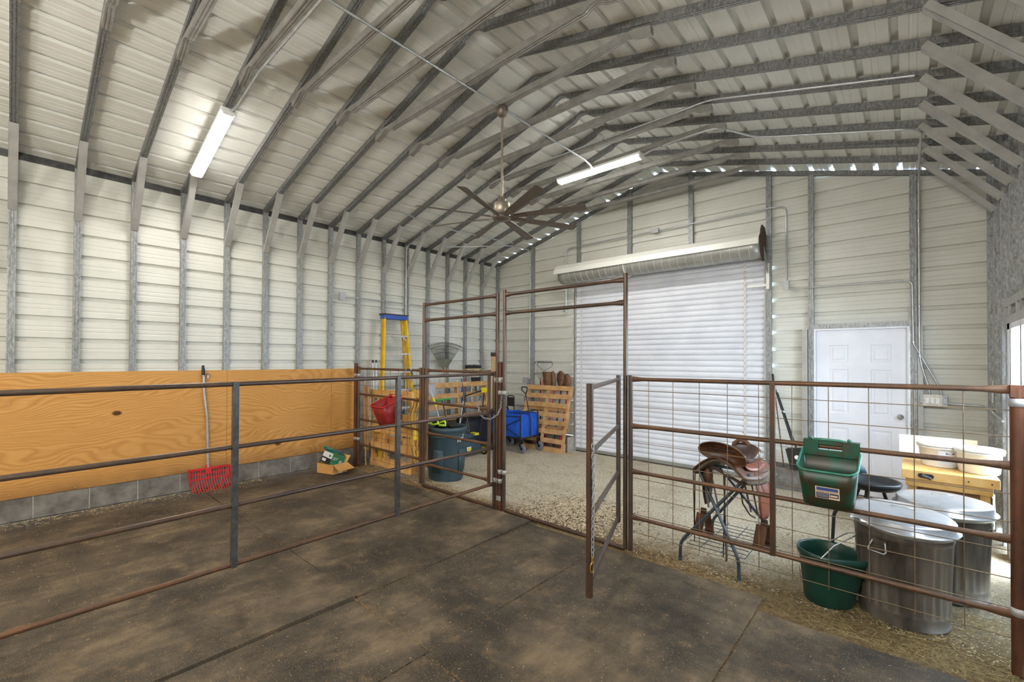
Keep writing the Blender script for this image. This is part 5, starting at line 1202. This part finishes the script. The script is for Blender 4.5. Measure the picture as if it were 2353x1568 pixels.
t_ = T('steel_rod', 'thin rust red rod leaning in the corner right of the roller door', 'rod', (5.44, 6.9, .24)); ob('shaft', M().tube([(5.455, 6.86, .245), (5.295, 7.02, 1.46)], .0075, 8), 'leather_b', t_); ob('grip', M().tube([(5.312, 7.0, 1.33), (5.295, 7.02, 1.47)], .013, 8), 'black', t_)
# ================================================================ SADDLE ON ITS STAND
t_ = T('saddle_stand', 'grey blue crossed tube stand with a wire shelf carrying the saddle', 'stand', (5.5, 4.15, GZ))
for (f1, f2, yt) in (((5.245, 3.80), (5.72, 3.755), 3.95), ((5.28, 4.51), (5.80, 4.54), 4.36)):
    tl, tr = (5.335, yt, .735), (5.745, yt-.03, .735)
    ob('leg', M().tube(rnd_path([(f1[0], f1[1], GZ), (f1[0]+.005, f1[1], .115), tr], .05), .0135, 12), 'stand', t_)
    ob('leg', M().tube(rnd_path([(f2[0], f2[1], GZ), (f2[0]-.005, f2[1], .115), tl], .05), .0135, 12), 'stand', t_)
    ob('foot_cap', M().tube([(f1[0], f1[1], GZ), (f1[0], f1[1], GZ+.03)], .016, 12).tube([(f2[0], f2[1], GZ), (f2[0], f2[1], GZ+.03)], .016, 12), 'bin', t_)
for a, b in (((5.335, 3.93, .735), (5.335, 4.38, .735)), ((5.745, 3.90, .735), (5.745, 4.35, .735)), ((5.335, 4.10, .735), (5.745, 4.07, .735))): ob('top_bar', M().tube([a, b], .0125, 10), 'stand', t_)
m = M()
for k in range(9): y = 3.80+.085*k; m.tube([(5.30, y, .115), (5.74, y-.01, .115)], .003, 6)
for x in (5.27, 5.42, 5.58, 5.75): m.tube([(x, 3.78, .118), (x+.01, 4.52, .118)], .0035, 6)
ob('wire_shelf', m, 'stand', t_)

sd = T('saddle', 'brown leather saddle with wide stirrups resting on the tube stand', 'saddle', (5.54, 4.12, .735))
so, sf, sr = V((5.545, 4.10, 0)), V((.20, .98, 0)).normalized(), V((.98, -.20, 0)).normalized()
def S_(r, f, z): return so+sr*r+sf*f+V((0, 0, z))
def skin(name, fn, nu, nv, mat, th=.006, lab=None, sub=0):
    m = M(); m.grid([[fn(i/nu, j/nv) for j in range(nv+1)] for i in range(nu+1)], True); return ob(name, m, mat, sd, solid=th, label=lab, sub=sub)
# skirts and wool pad draped over the bars
def drape(hw, f0, f1, z0, dr, up=0.0):
    def fn(u, v):
        f = f0+(f1-f0)*v; s_ = -1+2*u; a = abs(s_); w_ = hw*(1-.10*abs(v-.5)*2)
        return S_(.035+w_*s_, f+.02*a, z0+up-dr*a**1.7+.025*(2*v-1)**2)
    return fn
skin('wool_pad', drape(.245, -.23, .27, .80, .15), 16, 10, 'wool', .022)
skin('skirt', drape(.245, -.26, .24, .83, .14), 18, 12, 'leather_b', .008)
skin('seat_jockey', drape(.205, -.14, .18, .865, .12), 16, 10, 'leather', .007, 'glossy reddish tan leather')
# seat
def seat(u, v):
    f = -.19+.40*v; s_ = -1+2*u; w_ = .125+.05*(1-v)**2; rise = .075*(1-v)**3+.08*v**4
    return S_(.05+w_*s_, f, .835+rise+.02*abs(s_)**2*(1-v)-.05*abs(s_)**3)
skin('seat', seat, 12, 14, 'leather_d', .02)
# cantle: dished oval facing back, tilted
m = M(); cc = S_(.075, -.225, .895); ax = (sr*.97+V((0, 0, -.13))).normalized(); ay = (V((0, 0, .93))-sf*.30+sr*.22).normalized(); an_ = ax.cross(ay)
if an_.dot(V((0, -1, 0))) < 0: an_ = -an_
rows = []; N_ = 44
for q, dpt in ((1.0, .0), (.93, -.012), (.8, -.034), (.55, -.052), (.28, -.06), (.02, -.062)):
    rows.append([cc+ax*(.198*q*(abs(cos(a))**.9*(1 if cos(a) > 0 else -1)))+ay*(.088*q*(abs(sin(a))**.9*(1 if sin(a) > 0 else -1)))+an_*(dpt+.03*abs(cos(a))**2*q) for a in [2*pi*k/N_ for k in range(N_)]])
m.grid(rows, True, True); cn = ob('cantle', m, 'leather_c', sd, solid=.006)
ob('cantle_binding', M().tube(rows[0], .0065, 8, True), 'leather_b', cn)
# fork and the grab ring
m = M(); m.sphere(S_(.035, .17, .82), .08, 18, 10, (1.2, .9, .7)); ob('fork', m, 'leather_d', sd)
ob('grab_ring', M().tube([S_(-.055, .19, .86), S_(-.050, .20, .915), S_(-.01, .21, .950), S_(.045, .21, .945), S_(.090, .20, .905), S_(.115, .18, .845)], [.020, .019, .018, .019, .020, .022], 10), 'leather_b', sd)
# fenders, stirrup straps, stirrups
def fender(side, f, zt2, zb2, r0, r1, mat, wt=.085, wb_=.055):
    def fn(u, v): z = zt2+(zb2-zt2)*v; w_ = wt+(wb_-wt)*v+.035*sin(v*pi); return S_(side*(r0+(r1-r0)*min(1, v*2.2)), f+(-1+2*u)*w_, z)
    skin('fender', fn, 6, 10, mat, .007)
fender(1, .02, .735, .37, .245, .292, 'leather'); fender(-1, -.06, .72, .40, .165, .150, 'leather_d', .05, .04)
def stirrup(side, f, z, r):
    c = S_(side*r, f, z)
    m = M(); prf = [(-.030, .165), (-.040, .12), (-.062, .05), (-.072, 0), (.072, 0), (.062, .05), (.040, .12), (.030, .165)]
    m.tube([c+sf*a*.9+sr*a*.25+V((0, 0, b)) for a, b in prf], [(.05, .005)]*8, 8); o = ob('stirrup', m, 'leather_b', sd)
    ob('tread', M().bar(c-sf*.07-sr*.02, c+sf*.07+sr*.02, .10, .014), 'leather_d', o)
    ob('stirrup_hood', M().tube([c+V((0, 0, .15)), c+V((0, 0, .21))], [(.03, .012), (.024, .01)], 8), 'leather_d', o)
stirrup(1, -.03, .175, .305); stirrup(-1, -.13, .165, .15)
for side, f, z0_, z1_, r0, r1, w_ in ((-1, -.20, .70, .08, .205, .205, .005), (-1, -.19, .70, .11, .195, .212, .005), (-1, -.12, .70, .38, .17, .12, .013), (-1, -.02, .68, .34, .15, .08, .011), (1, -.18, .72, .0, .055, .065, .009), (1, -.19, .72, .03, .07, .045, .008), (1, -.15, .70, .45, .20, .25, .011), (1, -.10, .66, .42, .24, .28, .008)):
    ob('strap', M().bar(S_(side*r0, f, z0_), S_(side*r1, f+.02, z1_), .004, w_*2, sf), 'leather_d', sd)
for a, b in ((( .03, -.22, .775), (.20, -.20, .70)), ((.06, -.24, .765), (.14, -.23, .735)), ((.20, .14, .86), (.25, .10, .79))):
    ob('buckle', M().tube([V(S_(*a)).lerp(V(S_(*b)), .5)+V((.02*cos(k), 0, .013*sin(k))) for k in [2*pi*q/10 for q in range(10)]], .003, 6, True), 'chrome', sd)
ob('rear_rigging', M().bar(S_(.0, -.25, .775), S_(.24, -.20, .665), .006, .024, (0, 0, 1)), 'leather_d', sd)
ob('saddle_bag', M().sphere(S_(-.115, -.12, .66), .06, 14, 8, (.7, .6, 1.25)), 'leather_b', sd)
ob('cinch', M().tube([S_(.17, -.14, .62), S_(.19, -.14, .50), S_(.235, -.12, .42), S_(.27, -.10, .40)], .006, 7), 'leather_d', sd)
ob('bridle_ring', M().tube([S_(.26, .06, .74), S_(.30, .06, .76), S_(.315, .05, .70), S_(.315, .05, .55)], .006, 7), 'conduit', sd)

# ================================================================ LOOSE LITTER (uncountable)
def litter(name, lab, cat, n, gen, mat, seed):
    rq = random.Random(seed); vs = []; fs = []
    for _ in range(n):
        x, y, z, L_, w_ = gen(rq); a = rq.uniform(0, 2*pi); ca, sa = cos(a), sin(a); tz = rq.uniform(-.12, .12)*L_; b = len(vs); k = rq.uniform(.6, 1)
        vs += [(x-ca*L_/2-sa*w_/2, y-sa*L_/2+ca*w_/2, z-tz+.001), (x-ca*L_/2+sa*w_/2, y-sa*L_/2-ca*w_/2, z-tz+.001), (x+ca*L_/2+sa*w_/2*k, y+sa*L_/2-ca*w_/2*k, z+tz+.001), (x+ca*L_/2-sa*w_/2*k, y+sa*L_/2+ca*w_/2*k, z+tz+.0025)]
        fs.append((b, b+1, b+2, b+3))
    me = bpy.data.meshes.new(name); me.from_pydata(vs, [], fs); me.update(); me.materials.append(MT[mat]); o = bpy.data.objects.new(name, me); col.objects.link(o)
    return tag(o, lab, cat, None, 'stuff')
MT['shaving'] = simple('wood_shaving', S(190, 168, 134), S(232, 216, 186), 60, .8); MT['chip_dark'] = simple('dark_chip', S(58, 50, 44), S(104, 92, 78), 60, .9)
MT['hay'] = simple('dry_hay', S(112, 96, 58), S(172, 150, 98), 40, .8); MT['straw'] = simple('pale_straw', S(200, 176, 120), S(236, 220, 176), 60, .8)
def gz(x, y):
    z = -.046 if y > 3.6 else (-.016-0.03*max(0, (y-3.38))/.22); 
    if y > 3.4: z += 0.007*sin(x*5.1+y*3)+0.006*sin(y*7.3-x*4.1)
    return z + 0.03*math.exp(-((x-4.15)**2/0.35+(y-4.25)**2/0.18)) + .002
def g1_(q): y = 3.68+3.1*q.random()**1.3; x = q.uniform(.3, 7.2); return x, y, gz(x, y)+.001, q.uniform(.006, .022), q.uniform(.003, .008)
litter('wood_shavings', 'pale wood shavings scattered over the gravel', 'shavings', 15000, g1_, 'shaving', 1)
litter('dark_chips', 'dark bark chips scattered over the gravel', 'chips', 6500, g1_, 'chip_dark', 2)
def g2_(q): x = 4.15+q.gauss(0, .27)-.18; y = 4.18+q.gauss(0, .26); y = max(y, 3.67); return x, y, gz(x, y)+q.uniform(0, .008), q.uniform(.012, .038), q.uniform(.006, .014)
litter('shavings_heap', 'low heap of wood shavings in the open gateway', 'shavings', 6500, g2_, 'shaving', 3); litter('bark_heap', 'dark bark bits in the shavings heap of the gateway', 'chips', 1900, g2_, 'chip_dark', 4)
def g3_(q): x = q.triangular(4.6, 7.3, 7.1); y = 3.36+.95*q.random(); y = y if x > 5.2 or y > 3.5 else 3.55; return x, y, gz(x, y)+q.uniform(.001, .008), q.uniform(.02, .07), q.uniform(.0012, .0028)
litter('hay_litter', 'dry hay strewn along the foot of the right mesh panel', 'hay', 6000, g3_, 'hay', 5)
def g4_(q): x = q.uniform(.25, 4.8); y = 3.50+.14*q.random(); return x, y, gz(x, y)+q.uniform(.001, .006), q.uniform(.01, .035), q.uniform(.001, .003)
litter('straw_edge', 'straw caught along the pen threshold bars', 'straw', 3500, g4_, 'hay', 6)
def g5_(q):
    x = q.uniform(.05, 7.2); y = q.uniform(0, 3.45)
    return x, y, .009, q.uniform(.003, .012), q.uniform(.001, .0024)
litter('straw_bits', 'tiny pale straw bits scattered on the rubber mats', 'straw', 2600, g5_, 'straw', 7)
def g6_(q): x = .06+abs(q.gauss(0, .12)); y = q.uniform(-.2, 2.3); return x, y, .008, q.uniform(.008, .03), q.uniform(.0015, .004)
litter('straw_wall', 'straw bits gathered along the block wall', 'straw', 1100, g6_, 'straw', 8)

MT['seam'] = simple('seam_dust', S(112, 86, 56), S(156, 128, 84), 40, .9)
SEAMS = [((2.0, 1.605), (3.84, 1.602)), ((3.85, 1.588), (4.66, 1.588)), ((4.68, 1.556), (5.94, 1.556)), ((2.72, 1.62), (2.72, 2.9)), ((4.671, .4), (4.671, 3.45)), ((5.946, .5), (5.946, 3.4)), ((1.28, 1.62), (1.28, 3.4)), ((3.84, 1.62), (3.84, 3.5))]
def g7_(q):
    a, b = q.choice(SEAMS); f = q.random(); return a[0]+(b[0]-a[0])*f+q.gauss(0, .0028), a[1]+(b[1]-a[1])*f+q.gauss(0, .0028), -.010+q.uniform(0, .009), q.uniform(.004, .014), q.uniform(.0015, .004)
litter('seam_straw', 'fine tan straw packed in the seams between the rubber mats', 'straw', 5500, g7_, 'seam', 9)
